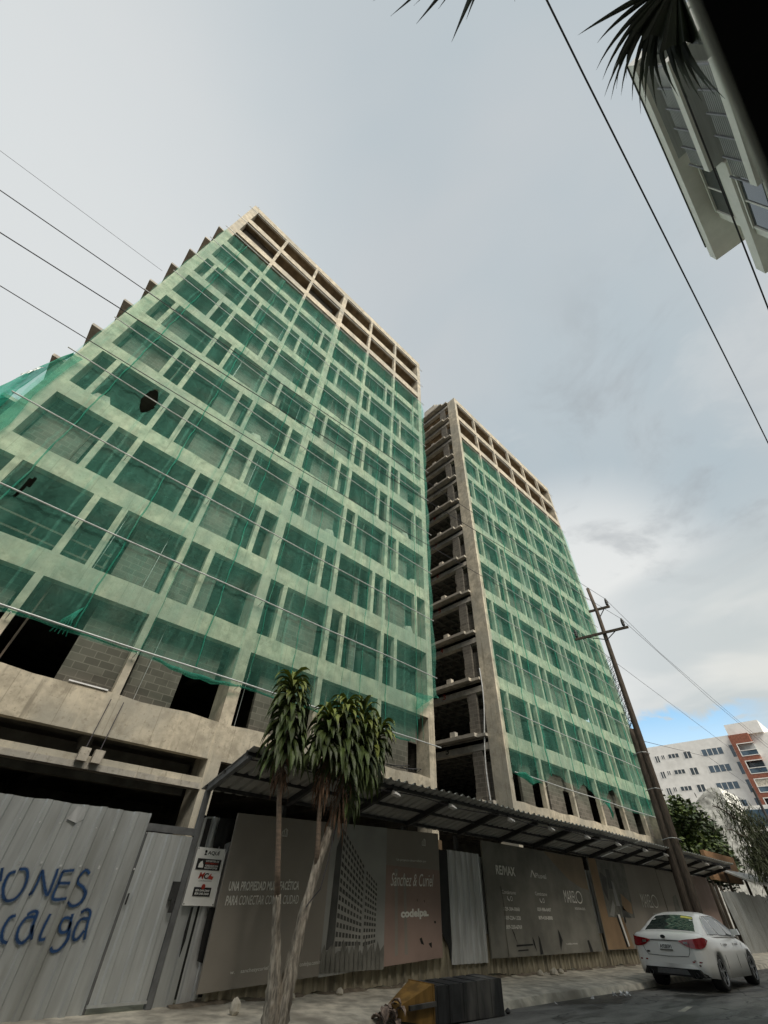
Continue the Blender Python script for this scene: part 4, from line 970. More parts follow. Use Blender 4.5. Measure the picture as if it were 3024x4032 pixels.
bk = MB(); bark(bk, [(4.90, 7.35, -1.5), (4.88, 7.35, -1.2), (4.86, 7.35, -.92), (4.77, 7.35, -.5), (4.68, 7.35, -.04)], [.12, .105, .085, .06, .05])
bk.build('trunk', M_BARK, D1, True)
MB().tube([(4.68, 7.35, -.06), (4.60, 7.35, .3), (4.53, 7.35, .63), (4.42, 7.35, 1.1), (4.36, 7.35, 1.5), (4.35, 7.35, 1.9), (4.30, 7.34, 2.5), (4.23, 7.33, 3.05)], [.047, .045, .044, .042, .04, .036, .03, .02], 9).build('stem', M_STEM, D1, True)
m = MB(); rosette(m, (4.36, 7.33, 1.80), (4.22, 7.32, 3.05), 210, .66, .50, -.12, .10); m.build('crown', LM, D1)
m = MB(); rosette(m, (4.36, 7.34, 1.42), (4.35, 7.34, 1.72), 46, .34, .9, -.6, .035, True); m.build('dry_skirt', [M_DRY], D1)
D2 = thing('dracaena_tree', 'leaning corn plant tree, right of the pair, with a wide drooping crown', 'tree', (5.02, 7.32, -1.38))
bk = MB(); bark(bk, [(4.97, 7.30, -1.5), (5.02, 7.30, -1.2), (5.10, 7.31, -.68), (5.21, 7.32, -.18), (5.36, 7.33, .39), (5.55, 7.34, .85)], [.12, .105, .08, .072, .07, .055])
bk.build('trunk', M_BARK, D2, True)
MB().tube([(5.33, 7.32, .30), (5.30, 7.31, .6), (5.25, 7.30, 1.0), (5.23, 7.30, 1.5), (5.28, 7.30, 2.2), (5.42, 7.30, 2.8)], [.05, .043, .04, .038, .035, .025], 9).build('stem', M_STEM, D2, True)
MB().tube([(5.55, 7.34, .83), (5.66, 7.34, 1.3), (5.85, 7.34, 1.9), (6.2, 7.34, 2.5)], [.054, .045, .04, .025], 9).build('stem', M_BARK, D2, True)
MB().tube([(5.70, 7.34, 1.4), (5.9, 7.30, 2.1), (5.75, 7.28, 2.9)], [.035, .035, .025], 8).build('stem', M_STEM, D2, True)
for (b, tp, n, L, tl) in (((5.05, 7.28, 1.9), (5.20, 7.27, 2.66), 110, .62, .30), ((5.55, 7.27, 2.0), (5.58, 7.25, 2.95), 130, .68, .5), ((6.15, 7.30, 1.8), (6.62, 7.28, 2.72), 150, .66, .55), ((5.55, 7.20, 1.7), (5.50, 7.20, 2.75), 80, .66, .4), ((5.95, 7.22, 1.8), (6.05, 7.2, 2.95), 120, .66, .55)):
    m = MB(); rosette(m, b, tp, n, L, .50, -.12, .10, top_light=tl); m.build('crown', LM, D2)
m = MB(); rosette(m, (5.85, 7.32, 1.25), (6.0, 7.32, 1.85), 55, .50, .7, -.4, .07); m.build('crown', LM, D2)
m = MB(); rosette(m, (5.23, 7.30, 1.35), (5.25, 7.30, 1.95), 60, .42, .95, -.7, .035, True); m.build('dry_skirt', [M_DRY], D2)
m = MB(); rosette(m, (5.62, 7.30, 1.05), (5.75, 7.30, 1.7), 60, .46, .95, -.7, .035, True); m.build('dry_skirt', [M_DRY], D2)
m = MB().tube([(5.62, 7.25, 1.0), (5.5, 7.24, .4), (5.40, 7.24, .05), (5.2, 7.24, -.12), (5.16, 7.23, -.16)], .008, 5); m.build('cord', M_CABLE, D2)

# ------------------------------------------------------------------ overturned bin, rags, stones, litter
BN = thing('toppled_bin', 'black plastic bin lying on its side at the kerb with a yellow hopper end', 'bin', (8.6, 7.15, -1.49))
m = MB()
def bsec(x, h, y0, y1, zb): return [(x, y0, zb), (x, y1, zb + .03), (x, y1, zb + h), (x, y0, zb + h)]
xs = [7.72, 7.80, 8.02, 8.10, 8.40, 8.48, 8.78, 8.86, 9.18, 9.26, 9.55, 9.62]
for i in range(len(xs) - 1):
    o = .0 if i % 2 == 0 else .010; h = .40 + .045 * (xs[i] - 7.7) / 1.9; h2 = .40 + .045 * (xs[i + 1] - 7.7) / 1.9
    a = bsec(xs[i], h + o, 6.93 - o, 7.48, -1.455 - .02 * (i / 11)); b = bsec(xs[i + 1], h2 + o, 6.93 - o, 7.48, -1.455 - .02 * ((i + 1) / 11))
    m.hexa([a[0], b[0], b[1], a[1]], [a[3], b[3], b[2], a[2]])
m.build('bin_body', M_BLACK, BN)
m = MB().hexa([(7.70, 6.91, -1.46), (7.716, 6.91, -1.46), (7.716, 7.5, -1.43), (7.70, 7.5, -1.43)], [(7.70, 6.91, -1.02), (7.716, 6.91, -1.02), (7.716, 7.5, -1.02), (7.70, 7.5, -1.02)]); m.build('rim', M_YELLOW, BN)
m = MB().hexa([(7.08, 7.08, -1.39), (7.697, 6.94, -1.46), (7.697, 7.48, -1.43), (7.08, 7.34, -1.38)], [(7.08, 7.08, -1.24), (7.697, 6.94, -1.03), (7.697, 7.48, -1.03), (7.08, 7.34, -1.24)]); m.build('hopper', M_YELLOW, BN)
MB().beam((7.2, 6.99, -1.26), (7.72, 6.90, -1.23), .05, .05).build('handle', M_BLACK, BN)
MB().tube([(9.63, 7.1, -1.2), (9.70, 7.1, -1.2)], .04, 10).build('axle_end', M_RUBBER, BN)
m = MB()
for k in range(18):
    a = rnd(0, 6.3); p = (6.95 + rnd(-.13, .13), 7.2 + rnd(-.1, .1), -1.40 + rnd(0, .2))
    m.leaf(p, (math.cos(a), math.sin(a), rnd(-.2, .6)), rnd(.12, .22), rnd(.09, .16), rnd(.5, 1.2), 4, .3)
solo(m, 'rag_heap', M_RAG, 'soiled heap of rags spilling from the yellow end of the bin', 'rags')
def stone(c, r, label, mat=M_PAVE, sq=(1, 1, .8)):
    m = MB(); n = 8
    m.tube([(c[0], c[1], c[2] - r * .7 * sq[2]), (c[0], c[1], c[2] - r * .3 * sq[2]), (c[0] + .1 * r, c[1], c[2] + r * .4 * sq[2]), (c[0], c[1], c[2] + r * .85 * sq[2])], [r * .6, r, r * .85, r * .3], n)
    m.v = [(x + r * .22 * (hsh(i, r) - .5), y + r * .22 * (hsh(i, 2) - .5), z + r * .2 * (hsh(i, 3) - .5)) for i, (x, y, z) in enumerate(m.v)]
    return solo(m, 'rock', mat, label, 'rock')
stone((4.98, 8.5, -1.30), .08, 'pale upright lump of rubble left of the tree trunks', M_STICK if False else M_PAVE, (1, 1, 1.4))
for i, (x, y, r) in enumerate([(6.4, 9.05, .05), (7.5, 9.1, .07), (9.2, 9.05, .06), (14.4, 9.08, .09), (15.0, 9.02, .12), (15.5, 9.1, .08)]):
    stone((x, y, -1.33), r, 'lump of broken concrete below the long fence, %s from the left' % ORD[i])
for i, (x, y, s) in enumerate([(14.05, 6.95, .07), (14.30, 6.88, .09), (14.52, 6.84, .07), (13.1, 7.02, .05), (11.6, 7.05, .035)]):
    m = MB(); 
    for k in range(3):
        a = rnd(0, 6); m.quad((x + s * math.cos(a), y + s * math.sin(a), GZ + .03), (x + s * math.cos(a + 1.7), y + s * math.sin(a + 1.7), GZ + .035), (x + s * .7 * math.cos(a + 3), y + s * .7 * math.sin(a + 3), GZ + .04 + s * .9), (x + s * .8 * math.cos(a + 4.4), y + s * .8 * math.sin(a + 4.4), GZ + .03 + s * .5))
    solo(m, 'litter', M_LITTER, 'crumpled white litter in the gutter behind the car, %s from the right' % ORD[[2, 1, 0, 3, 4][i]], 'litter')
for i, (x, y) in enumerate([(9.6, 7.0), (9.85, 7.02)]):
    stone((x, y, GZ + .05), .06 - .01 * i, 'small dark clump in the gutter beside the toppled bin, %s' % ('nearer the bin' if i == 0 else 'farther from the bin'), M_BLACK)
m = MB().quad((13.1, 5.1, road_z(5.1) + .004), (14.0, 5.25, road_z(5.25) + .004), (13.9, 5.34, road_z(5.34) + .004), (13.0, 5.2, road_z(5.2) + .004)); tag(m.build('road_mark', M_PAVE), None, None, None, 'structure')

# ------------------------------------------------------------------ white saloon car
CX, CY, CYAW = 16.45, 6.40, .0177
CZ = GZ + .035
def lerp_tab(tab, x):
    for (a, va), (b, vb) in zip(tab, tab[1:]):
        if x <= b: s = max(0, min(1, (x - a) / (b - a))); s = s * s * (3 - 2 * s) * .5 + s * .5; return va + (vb - va) * s
    return tab[-1][1]
W_T = [(0, .66), (.05, .78), (.16, .86), (.4, .905), (.9, .92), (3.6, .915), (4.2, .89), (4.55, .82), (4.75, .68), (4.84, .5)]
T_T = [(0, .90), (.04, .985), (.15, 1.04), (.45, 1.055), (.9, 1.04), (1.6, 1.0), (3.3, .985), (3.9, .90), (4.4, .80), (4.7, .68), (4.84, .55)]
B_T = [(0, .48), (.05, .34), (.2, .27), (.8, .22), (4.2, .2), (4.6, .22), (4.84, .34)]
WHX = (1.06, 3.86); WR = .335
def wpos(x, y, z):
    # road camber under the car: the right wheels stand a little higher
    c, s = math.cos(CYAW), math.sin(CYAW)
    return (CX + c * x - s * y, CY + s * x + c * y, CZ + z + .045 * (-(y) + .9) / 1.8 * 1.0)
CAR = thing('saloon_car', 'white saloon car parked facing away at the kerb, scuffed rear bumper', 'car', (CX + 2.4, CY, CZ))
def prof(x):
    w_, zt, zb = lerp_tab(W_T, x), lerp_tab(T_T, x), lerp_tab(B_T, x)
    zl = zb
    for wx in WHX:
        q = WR + .055
        if abs(x - wx) < q: zl = max(zl, .31 + math.sqrt(max(0, q * q - (x - wx) ** 2)))
    zs = max(zl + .02, zb + .25)
    P = [(0, zb), (w_ * .70, zb), (w_ * .70, zl), (w_ * .965, zl), (w_ * .995, max(zl + .01, .50 if zl < .49 else zl + .01)), (w_, max(zl + .02, zt - .30)), (w_ * .985, zt - .16), (w_ * .955, zt - .07), (w_ * .88, zt - .02), (w_ * .6, zt + .012), (0, zt + .025)]
    return P
m = MB(); xs = sorted(set([0, .02, .05, .1, .16, .25, .35, .45, .55] + [i * .06 for i in range(10, 78)] + [4.68, 4.75, 4.8, 4.84])); NP = 11
rows = []
for x in xs:
    P = prof(x); ring = [wpos(x, y, z) for y, z in P] + [wpos(x, -y, z) for y, z in reversed(P[1:-1])]
    rows.append(len(m.v)); m.v += ring
n = 2 * NP - 2
for a, b in zip(rows, rows[1:]):
    for j in range(n): m.f.append((a + j, a + (j + 1) % n, b + (j + 1) % n, b + j)); m.m.append(0)
for rw0, fl in ((rows[0], 0), (rows[-1], 1)):                  # close both ends in level strips
    q0 = len(m.v); m.v += [m.v[rw0 + j] for j in range(n)]
    for j in range(NP - 1):
        a, b = q0 + j, q0 + j + 1; c, d_ = q0 + (n - j - 1) % n, q0 + (n - j) % n
        f = [a, b, c, d_] if j else [a, b, c]
        if j == NP - 2: f = [a, b, d_]
        m.f.append(tuple(f)); m.m.append(0)
body = m.build('body', M_CARW, CAR, True)
# cabin shell
RZ = [(.52, 1.05), (.8, 1.17), (1.1, 1.305), (1.35, 1.395), (1.7, 1.445), (2.2, 1.46), (2.6, 1.43), (2.9, 1.32), (3.25, 1.14), (3.5, 1.0)]
def cab_w(z): return .845 - .265 * max(0, (z - 1.0)) / .45 - .03 * max(0, (z - 1.3)) / .15
def cab(x):
    zr = lerp_tab(RZ, x); P = []
    for k in range(5):
        z = .98 + (zr - .05 - .98) * k / 4; P.append((cab_w(z), z))
    wt = cab_w(zr); P += [(wt * .93, zr - .015), (wt * .7, zr + .01), (0, zr + .022)]
    return P
m = MB(); rows = []
for i in range(51):
    x = .52 + (3.5 - .52) * i / 50; P = cab(x); rows.append(len(m.v)); m.v += [wpos(x, y, z) for y, z in P] + [wpos(x, -y, z) for y, z in reversed(P[:-1])]
n = 15
for a, b in zip(rows, rows[1:]):
    for j in range(n - 1): m.f.append((a + j, a + j + 1, b + j + 1, b + j)); m.m.append(0)
m.f.append(tuple(rows[0] + j for j in range(n))); m.m.append(0)
m.build('cabin', M_CARW, CAR, True)
# rear window follows the shell
def rz(x): return lerp_tab(RZ, x)
m = MB()
def rw(i, j):
    x = .60 + (1.27 - .60) * j / 8; u = -1 + 2 * i / 12; z = rz(x); wd = cab_w(z) * .86 - .03
    return wpos(x - .012, u * wd, z + .026 * (1 - u * u) + .008 - .012 * u * u)
m.grid(rw, 12, 8); m.build('rear_window', M_CARGL, CAR, True)
m = MB()
def stk(i, j):
    u = -.98 + .55 * i / 4; x = 1.13 + .10 * j / 2; z = rz(x); wd = cab_w(z) * .86 - .03
    return wpos(x - .016, u * wd, z + .026 * (1 - u * u) + .014 - .012 * u * u)
m.grid(stk, 4, 2); m.build('sticker', M_STICK, CAR)
for sgn_ in (1, -1):
    for (pts, nm) in (([(1.02, 1.035), (1.18, 1.20), (1.42, 1.33), (1.62, 1.375), (1.72, 1.375), (1.80, 1.02)], 'side_window'), ([(1.86, 1.02), (1.79, 1.378), (2.3, 1.385), (2.55, 1.365), (2.62, 1.0)], 'side_window'), ([(2.68, 1.0), (2.62, 1.355), (2.78, 1.31), (3.0, 1.21), (3.22, 1.08), (3.28, .99)], 'side_window')):
        m = MB(); m.poly(*[wpos(x, sgn_ * (cab_w(z) + .012), z) for x, z in pts]); m.build(nm, M_CARGL, CAR)
    m = MB()
    tr = [(.98, 1.02), (1.16, 1.21), (1.41, 1.345), (1.65, 1.395), (2.3, 1.405), (2.6, 1.38), (2.85, 1.30), (3.3, 1.07)]
    m.tube([wpos(x, sgn_ * (cab_w(z) + .012), z) for x, z in tr], .010, 5); m.build('window_trim', M_CHROME, CAR)
    m = MB(); m.tube([wpos(x, sgn_ * (lerp_tab(W_T, x) * .90), lerp_tab(T_T, x) - .012) for x in (1.0, 1.6, 2.2, 2.8, 3.3)], .010, 5); m.build('window_trim', M_CHROME, CAR)
    # tail lamp wraps round the corner
    m = MB()
    T1 = [(-.012, .36), (-.012, .52), (-.006, .62), (.02, .72), (.06, .80), (.12, .855), (.22, .893), (.34, .914), (.46, .925)]
    top = [.905, .925, .935, .945, .955, .965, .975, .965, .935]; bot = [.885, .80, .775, .765, .765, .775, .80, .85, .915]
    for k in range(len(T1) - 1):
        (xa, ya), (xb, yb) = T1[k], T1[k + 1]
        m.quad(wpos(xa - .012, sgn_ * (ya + .004), bot[k]), wpos(xb - .012, sgn_ * (yb + .004), bot[k + 1]), wpos(xb - .012 + .03, sgn_ * (yb * .985), top[k + 1]), wpos(xa - .012 + .03, sgn_ * (ya * .985), top[k]))
    tl = m.build('tail_light', M_CARRED, CAR)
    m = MB().quad(wpos(-.028, sgn_ * .47, .845), wpos(-.024, sgn_ * .57, .84), wpos(-.018, sgn_ * .57, .885), wpos(-.022, sgn_ * .47, .885)); m.build('clear_lens', M_CHROME, tl)
    # reflector in the bumper
    m = MB().quad(wpos(-.012, sgn_ * .55, .515), wpos(.03, sgn_ * .755, .515), wpos(.03, sgn_ * .755, .54), wpos(-.012, sgn_ * .55, .54)); m.build('reflector', M_CARRED, CAR)
    # mirror
    m = MB().hexa([wpos(2.98, sgn_ * .86, 1.0), wpos(3.16, sgn_ * .86, 1.0), wpos(3.14, sgn_ * 1.06, 1.02), wpos(3.0, sgn_ * 1.06, 1.02)], [wpos(2.98, sgn_ * .88, 1.13), wpos(3.12, sgn_ * .88, 1.13), wpos(3.1, sgn_ * 1.04, 1.14), wpos(3.0, sgn_ * 1.04, 1.14)]); m.build('mirror', M_CARW, CAR)
    for x in (1.75, 2.75):
        MB().beam(wpos(x, sgn_ * .925, .83), wpos(x + .2, sgn_ * .925, .83), .03, .035).build('door_handle', M_CHROME, CAR)
    for x in (1.22 if False else 1.55, 2.62, 3.42):
        m = MB(); m.tube([wpos(x - .03 * (z < .5), sgn_ * (lerp_tab(W_T, x) * (.998 if z < .75 else .985) + .002), z) for z in (.38, .6, .75, .86)], .004, 4); m.build('door_gap', M_CARBLK, CAR)
    for wx in WHX:                                             # wheels
        m = MB(); pr = [(.60, .20), (.60, .30), (.615, .328), (.66, .337), (.80, .337), (.86, .328), (.88, .30), (.882, .24)]
        i0 = len(m.v); NN = 28
        for (y, r_) in pr:
            for k in range(NN): a = 2 * math.pi * k / NN; m.v.append(wpos(wx + r_ * math.cos(a), sgn_ * y, .335 + r_ * math.sin(a)))
        for q in range(len(pr) - 1):
            for k in range(NN): m.f.append((i0 + q * NN + k, i0 + q * NN + (k + 1) % NN, i0 + (q + 1) * NN + (k + 1) % NN, i0 + (q + 1) * NN + k)); m.m.append(0)
        m.f.append(tuple(i0 + k for k in range(NN))); m.m.append(0)
        wh = m.build('wheel', M_RUBBER, CAR, True)
        m = MB()
        m.poly(*[wpos(wx + .235 * math.cos(k * .26), sgn_ * .83, .335 + .235 * math.sin(k * .26)) for k in range(24)])
        m.build('brake_disc', M_STEELD, wh)
        m = MB()
        for k in range(5):
            a = k * 1.2566 + .3
            for da in (-.16, .16):
                a2 = a + da; m.quad(wpos(wx + .05 * math.cos(a), sgn_ * .868, .335 + .05 * math.sin(a)), wpos(wx + .235 * math.cos(a2 - .08), sgn_ * .876, .335 + .235 * math.sin(a2 - .08)), wpos(wx + .235 * math.cos(a2 + .08), sgn_ * .876, .335 + .235 * math.sin(a2 + .08)), wpos(wx + .06 * math.cos(a + .3), sgn_ * .868, .335 + .06 * math.sin(a + .3)))
        m.disc(wpos(wx, sgn_ * .87, .335), .06, 'y', 12)
        m.tube([wpos(wx + .232 * math.cos(k * .26), sgn_ * .872, .335 + .232 * math.sin(k * .26)) for k in range(25)], .014, 5)
        m.build('rim', M_RIM, wh)
# rear details
def rear(name, pts, mat, dx=0, par=None): return MB().poly(*[wpos(x + dx, y, z) for x, y, z in pts]).build(name, mat, par or CAR)
pl_ = rear('number_plate', [(-.016, -.17, .70), (-.016, .17, .70), (-.010, .17, .86), (-.010, -.17, .86)], M_SIGN)
tm = text_mesh('A928591', lambda u, v: wpos(-.021, .145 - .29 * u, .745 + .075 * v), 0, .02); tm.build('lettering', M_INKB, pl_)
rear('plate_foot', [(-.020, -.165, .705), (-.020, .165, .705), (-.019, .165, .735), (-.019, -.165, .735)], M_GREYM, 0, pl_)
m = MB(); m.poly(*[wpos(-.006 + .0, .065 * math.cos(k * .4189), .965 + .035 * math.sin(k * .4189)) for k in range(15)]); m.v = [(x - .022, y, z) for x, y, z in m.v]; m.build('oval_emblem', M_INKB, CAR)
m = MB(); m.tube([wpos(-.014, y, z) for y, z in ((.60, .86), (.56, .70), (.5, .62), (0, .605), (-.5, .62), (-.56, .70), (-.60, .86))], .005, 4); m.build('boot_gap', M_CARBLK, CAR)
m = MB(); m.tube([wpos(-.013, y, .895) for y in (-.36, 0, .36)], .008, 4); m.build('boot_trim', M_STEELD, CAR)
m = MB(); m.hexa([wpos(.02, -.74, .26), wpos(.3, -.8, .26), wpos(.3, .8, .26), wpos(.02, .74, .26)], [wpos(-.012, -.64, .40), wpos(.3, -.86, .40), wpos(.3, .86, .40), wpos(-.012, .64, .40)]); m.build('diffuser', M_CARBLK, CAR)
m = MB().hexa([wpos(.01, -.40, .29), wpos(.2, -.40, .29), wpos(.2, .40, .29), wpos(.01, .40, .29)], [wpos(-.018, -.36, .385), wpos(.2, -.36, .385), wpos(.2, .36, .385), wpos(-.018, .36, .385)]); m.build('valance', M_STEELG, CAR)
for s_ in (1, -1): MB().tube([wpos(-.02, s_ * .55, .30), wpos(.25, s_ * .55, .30)], .045, 12, False).build('exhaust', M_STEELG, CAR)
m = MB().box(0, .1, 0, .1, 0, .1); m.v = []; m.f = []; m.m = []
for (y, z, s_) in ((-.62, .55, .028), (-.70, .47, .035), (-.76, .53, .022)):
    x = .0 + max(0, (abs(y) - .58)) * .26; m.poly(*[wpos(x - .020, y + s_ * .8 * math.cos(a) * (1 + .4 * math.sin(a * 3)), z + s_ * math.sin(a) * .6) for a in (0, 1, 2, 3, 4, 5)])
m.build('scuff', M_RAG, CAR)
rear('badge', [(-.014, .44, .66), (-.014, .52, .66), (-.012, .52, .69), (-.012, .44, .69)], M_STEELD)

# ------------------------------------------------------------------ white block with screened balconies, high over the street on the near side
WB = thing('apartment_block', 'white apartment block seen from below at the upper right, with slatted balcony screens', 'building', (11, -12, -1.4))
BX0, BX1, BYW = 6.1, 15.7, -7.5
TOPS = [24.5 - 3.14 * k for k in range(8)]
m = MB().box(BX0 + .05, BX1 - .03, -20, BYW, -1.36, 24.0); m.build('wall', M_WHITE2, WB)
for k, zt in enumerate(TOPS):
    h = .64 if k == 0 else .42; y1 = -6.3 if k == 0 else -6.33
    if k == 0: MB().box(BX0, BX1, BYW - 12.5 + .002, y1, zt - h, zt).build('roof_slab', M_WHITE2, WB)
    else:
        MB().box(BX0, 10.28, BYW + .002, y1, zt - h, zt).build('balcony_slab', M_WHITE2, WB)
        MB().box(10.282, BX1, BYW + .002, -6.74, zt - h - .25, zt + .02).build('floor_band', M_WHITE2, WB)
    if k == 0:
        MB().box(BX0 - .04, BX1 - .6, -6.30, -6.26, zt - .02, zt + .05).build('roof_trim', M_STEELD, WB)
        continue
    zc_ = TOPS[k - 1] - (.64 if k == 1 else .42)               # ceiling of this storey
    MB().box(BX0 + .1, 10.25, BYW + .002, -6.45, zc_ - .03, zc_ - .004).build('soffit', M_SOFFIT, WB)
    MB().box(BX0 + .2, 10.1, BYW + .003, BYW + .05, zt + .05, zc_ - .3).build('glazing', M_GLASS, WB)
    for x in (7.5, 8.9): MB().box(x - .03, x + .03, BYW + .05, BYW + .09, zt + .05, zc_ - .3).build('window_frame', M_WHITE, WB)
    sc_ = MB()                                                # balcony rail: slats right round the open end
    for i in range(9): z = zt + .12 + i * .13; sc_.box(BX0 + .1, 10.2, -6.42, -6.39, z, z + .03); sc_.box(10.17, 10.2, BYW + .05, -6.425, z, z + .03)
    sc_.build('balcony_rail', M_SOFFIT, WB)
    for i in range(6): x = BX0 + .12 + i * .80; MB().box(x, x + .05, -6.388, -6.34, zt, zt + 1.32).build('rail_post', M_STEELG, WB)
    MB().box(10.30, 13.7, BYW + .001, -6.90, zt + .022, zc_ - .3).build('bay_wall', M_WHITE2, WB)
    MB().box(10.8, 13.2, -6.898, -6.87, zt + .75, zc_ - .45).build('window', M_GLASS, WB)
    m = MB(); m.box(10.7, 13.3, -6.897, -6.80, zc_ - .448, zc_ - .36); m.box(10.7, 10.797, -6.897, -6.82, zt + .7, zc_ - .45); m.box(13.203, 13.3, -6.897, -6.82, zt + .7, zc_ - .45); m.box(11.97, 12.03, -6.865, -6.84, zt + .75, zc_ - .45)
    m.build('window_frame', M_WHITE2, WB)
NBK = thing('apartment_block', 'plain beige block added unseen behind the viewer to shade the street, left of the white block with screened balconies', 'building', (-10, -14, -1.4))  # out of view, added to shade the street from behind
MB().box(-34, 4.6, -22, -9.3, -1.36, 24).build('wall', M_CONC2, NBK)
for k in range(7):
    for i in range(9): MB().box(-32 + i * 4, -30.2 + i * 4, -9.297, -9.25, .8 + k * 3.2, 2.4 + k * 3.2).build('window', M_GLASS, NBK)
NBR = thing('apartment_block', 'plain beige block added unseen behind the viewer to shade the street, right of the white block with screened balconies', 'building', (34, -14, -1.4))  # second block out of view, added for the shade it casts
MB().box(17.5, 60, -24, -9.6, -1.36, 21.0).build('wall', M_CONC2, NBR)
for k in range(5):
    for i in range(8): MB().box(19 + i * 4, 20.8 + i * 4, -9.597, -9.55, .8 + k * 3.2, 2.4 + k * 3.2).build('window', M_GLASS, NBR)

# ------------------------------------------------------------------ fan palm hanging into the top of the view
PT = thing('fan_palm', 'fan palm whose dark pointed leaf tips hang down at the top of the picture', 'palm', (.5, -5.6, -1.36))
MB().tube([(.5, -5.6, -1.4), (.5, -5.4, 1), (.45, -4.8, 3.2), (.4, -4.1, 4.9), (.42, -3.6, 5.7)], [.2, .17, .16, .15, .12], 10).build('trunk', M_BARK, PT, True)
m = MB()
m.tube([(.42, -3.6, 5.6), (.65, -2.6, 5.5), (.95, -1.52, 4.42)], [.035, .025, .02], 6)
m.tube([(.42, -3.6, 5.6), (.2, -2.4, 5.9), (-.05, -1.2, 5.3)], [.035, .025, .02], 6)
m.build('petiole', M_STEM, PT)
def blade(m, a, b, wd, sag=.12):
    a, b = Vector(a), Vector(b); d_ = (b - a); side = d_.cross(Vector((.3, -.3, 1))).normalized(); n = 9; i0 = len(m.v)
    for k in range(n + 1):
        u = k / n; p = a + d_ * u + Vector((0, 0, sag * 4 * u * (1 - u))); ww = wd * (.5 + 1.6 * u if u < .3 else 1.0 if u < .45 else max(.02, (1 - u) / .55))
        m.v += [tuple(p - side * ww / 2), tuple(p + Vector((0, 0, -ww * .22))), tuple(p + side * ww / 2)]
    for k in range(n):
        for h in (0, 1): m.f.append((i0 + 3 * k + h, i0 + 3 * k + h + 1, i0 + 3 * k + h + 4, i0 + 3 * k + h + 3)); m.m.append(0)
HUB = (.95, -1.52, 4.42)
def at(rx, ry, z): return (rx * z, ry * z, z)
tips = [(.160, -.218, 3.7, .05), (.217, -.220, 3.6, .05), (.262, -.233, 3.6, .05), (.256, -.215, 3.5, .055), (.268, -.221, 3.5, .05), (.262, -.250, 3.7, .05), (.318, -.258, 3.5, .06), (.322, -.248, 3.5, .05), (.333, -.286, 3.6, .065), (.352, -.316, 3.6, .065), (.392, -.343, 3.5, .065), (.405, -.352, 3.4, .07), (.24, -.235, 3.8, .05), (.30, -.262, 3.7, .06), (.345, -.30, 3.7, .07), (.37, -.33, 3.8, .07), (.285, -.27, 3.8, .065)]
m = MB()
for i, (rx, ry, z, wd) in enumerate(tips): blade(m, HUB, at(rx, ry, z), wd * .62, .16 + .05 * (i % 3))
def web(m, hub, pts):
    for p, q in zip(pts, pts[1:]):
        h = Vector(hub); a = h.lerp(Vector(p), .58); b = h.lerp(Vector(q), .58); mid = (a + b) / 2 + Vector((0, 0, -.02))
        m.quad(hub, a, mid); m.quad(hub, mid, b)
for rx, ry, z, wd in [(.19, -.235, 3.9, .03), (.235, -.222, 3.6, .035), (.245, -.245, 3.8, .035), (.275, -.235, 3.5, .035), (.295, -.245, 3.6, .035), (.31, -.275, 3.7, .04), (.36, -.31, 3.6, .045), (.335, -.27, 3.5, .035), (.38, -.325, 3.5, .045)]: blade(m, HUB, at(rx, ry, z), wd, .2)
web(m, HUB, [at(*q[:3]) for q in sorted(tips[6:], key=lambda q: q[0])]); web(m, HUB, [at(*q[:3]) for q in (tips[5], tips[2], tips[12], tips[1])])
m.build('fan_leaf', M_PALM, PT)
HUB2 = (-.08, -1.18, 5.25)
m = MB()
for i, (rx, ry, z, wd) in enumerate([(-.099, -.022, 4.4, .03), (-.069, -.030, 4.3, .045), (-.034, -.052, 4.3, .055), (.021, -.078, 4.2, .06), (.020, -.108, 4.3, .045), (.06, -.17, 4.4, .04), (-.12, -.01, 4.6, .03), (-.02, -.085, 4.5, .04), (-.05, -.062, 4.5, .03)]):
    blade(m, HUB2, at(rx, ry, z), wd * 1.25, .2)
m.build('fan_leaf', M_PALM, PT)

# ------------------------------------------------------------------ the vehicle the view is taken from
VH = thing('parked_van', 'black door frame of a dark vehicle crossing the upper right corner, very close', 'van', (.2, -.8, -1.2))
def rail_y(x): return -.1105 - .055 * x
m = MB(); xs = [-1.0 + i * .1 for i in range(24)]
for a, b in zip(xs, xs[1:]):
    ya, yb = rail_y(a), rail_y(b)
    m.hexa([(a, ya - .14, .325), (b, yb - .14, .325), (b, yb, .322), (a, ya, .322)], [(a, ya - .16, .40), (b, yb - .16, .40), (b, yb - .03, .385), (a, ya - .03, .385)])
m.build('door_frame', M_CARBLK, VH)
MB().tube([(x, rail_y(x) + .002, .320) for x in xs], .0022, 8).build('window_seal', M_SEAL, VH, True)
m = MB().grid(lambda i, j: (-1.0 + i * .23, -.26 - .055 * (-1 + i * .23) - j * .15, .392 + .05 * math.sin(j / 9 * math.pi)), 10, 9); m.build('roof', M_CARBLK, VH)
m = MB().grid(lambda i, j: (-1.0 + i * .23, -.24 - .055 * (-1 + i * .23) - j * .15, .33 + .04 * math.sin(j / 9 * math.pi)), 10, 9); m.build('roof_lining', M_CARBLK, VH)
for x in (-1.0, 1.28): MB().beam((x, rail_y(x) - .06, .34), (x + .05, rail_y(x) - .02, -.25), .09, .07).build('pillar', M_CARBLK, VH)
MB().box(-1.1, 1.5, -.22, -.10, -1.2, -.24).build('door_panel', M_CARBLK, VH)
MB().box(-1.1, 1.5, -1.9, -1.7, -1.2, -.2).build('door_panel', M_CARBLK, VH)
MB().box(-1.1, 1.5, -1.7, -.222, -1.22, -1.15).build('floor_pan', M_CARBLK, VH)
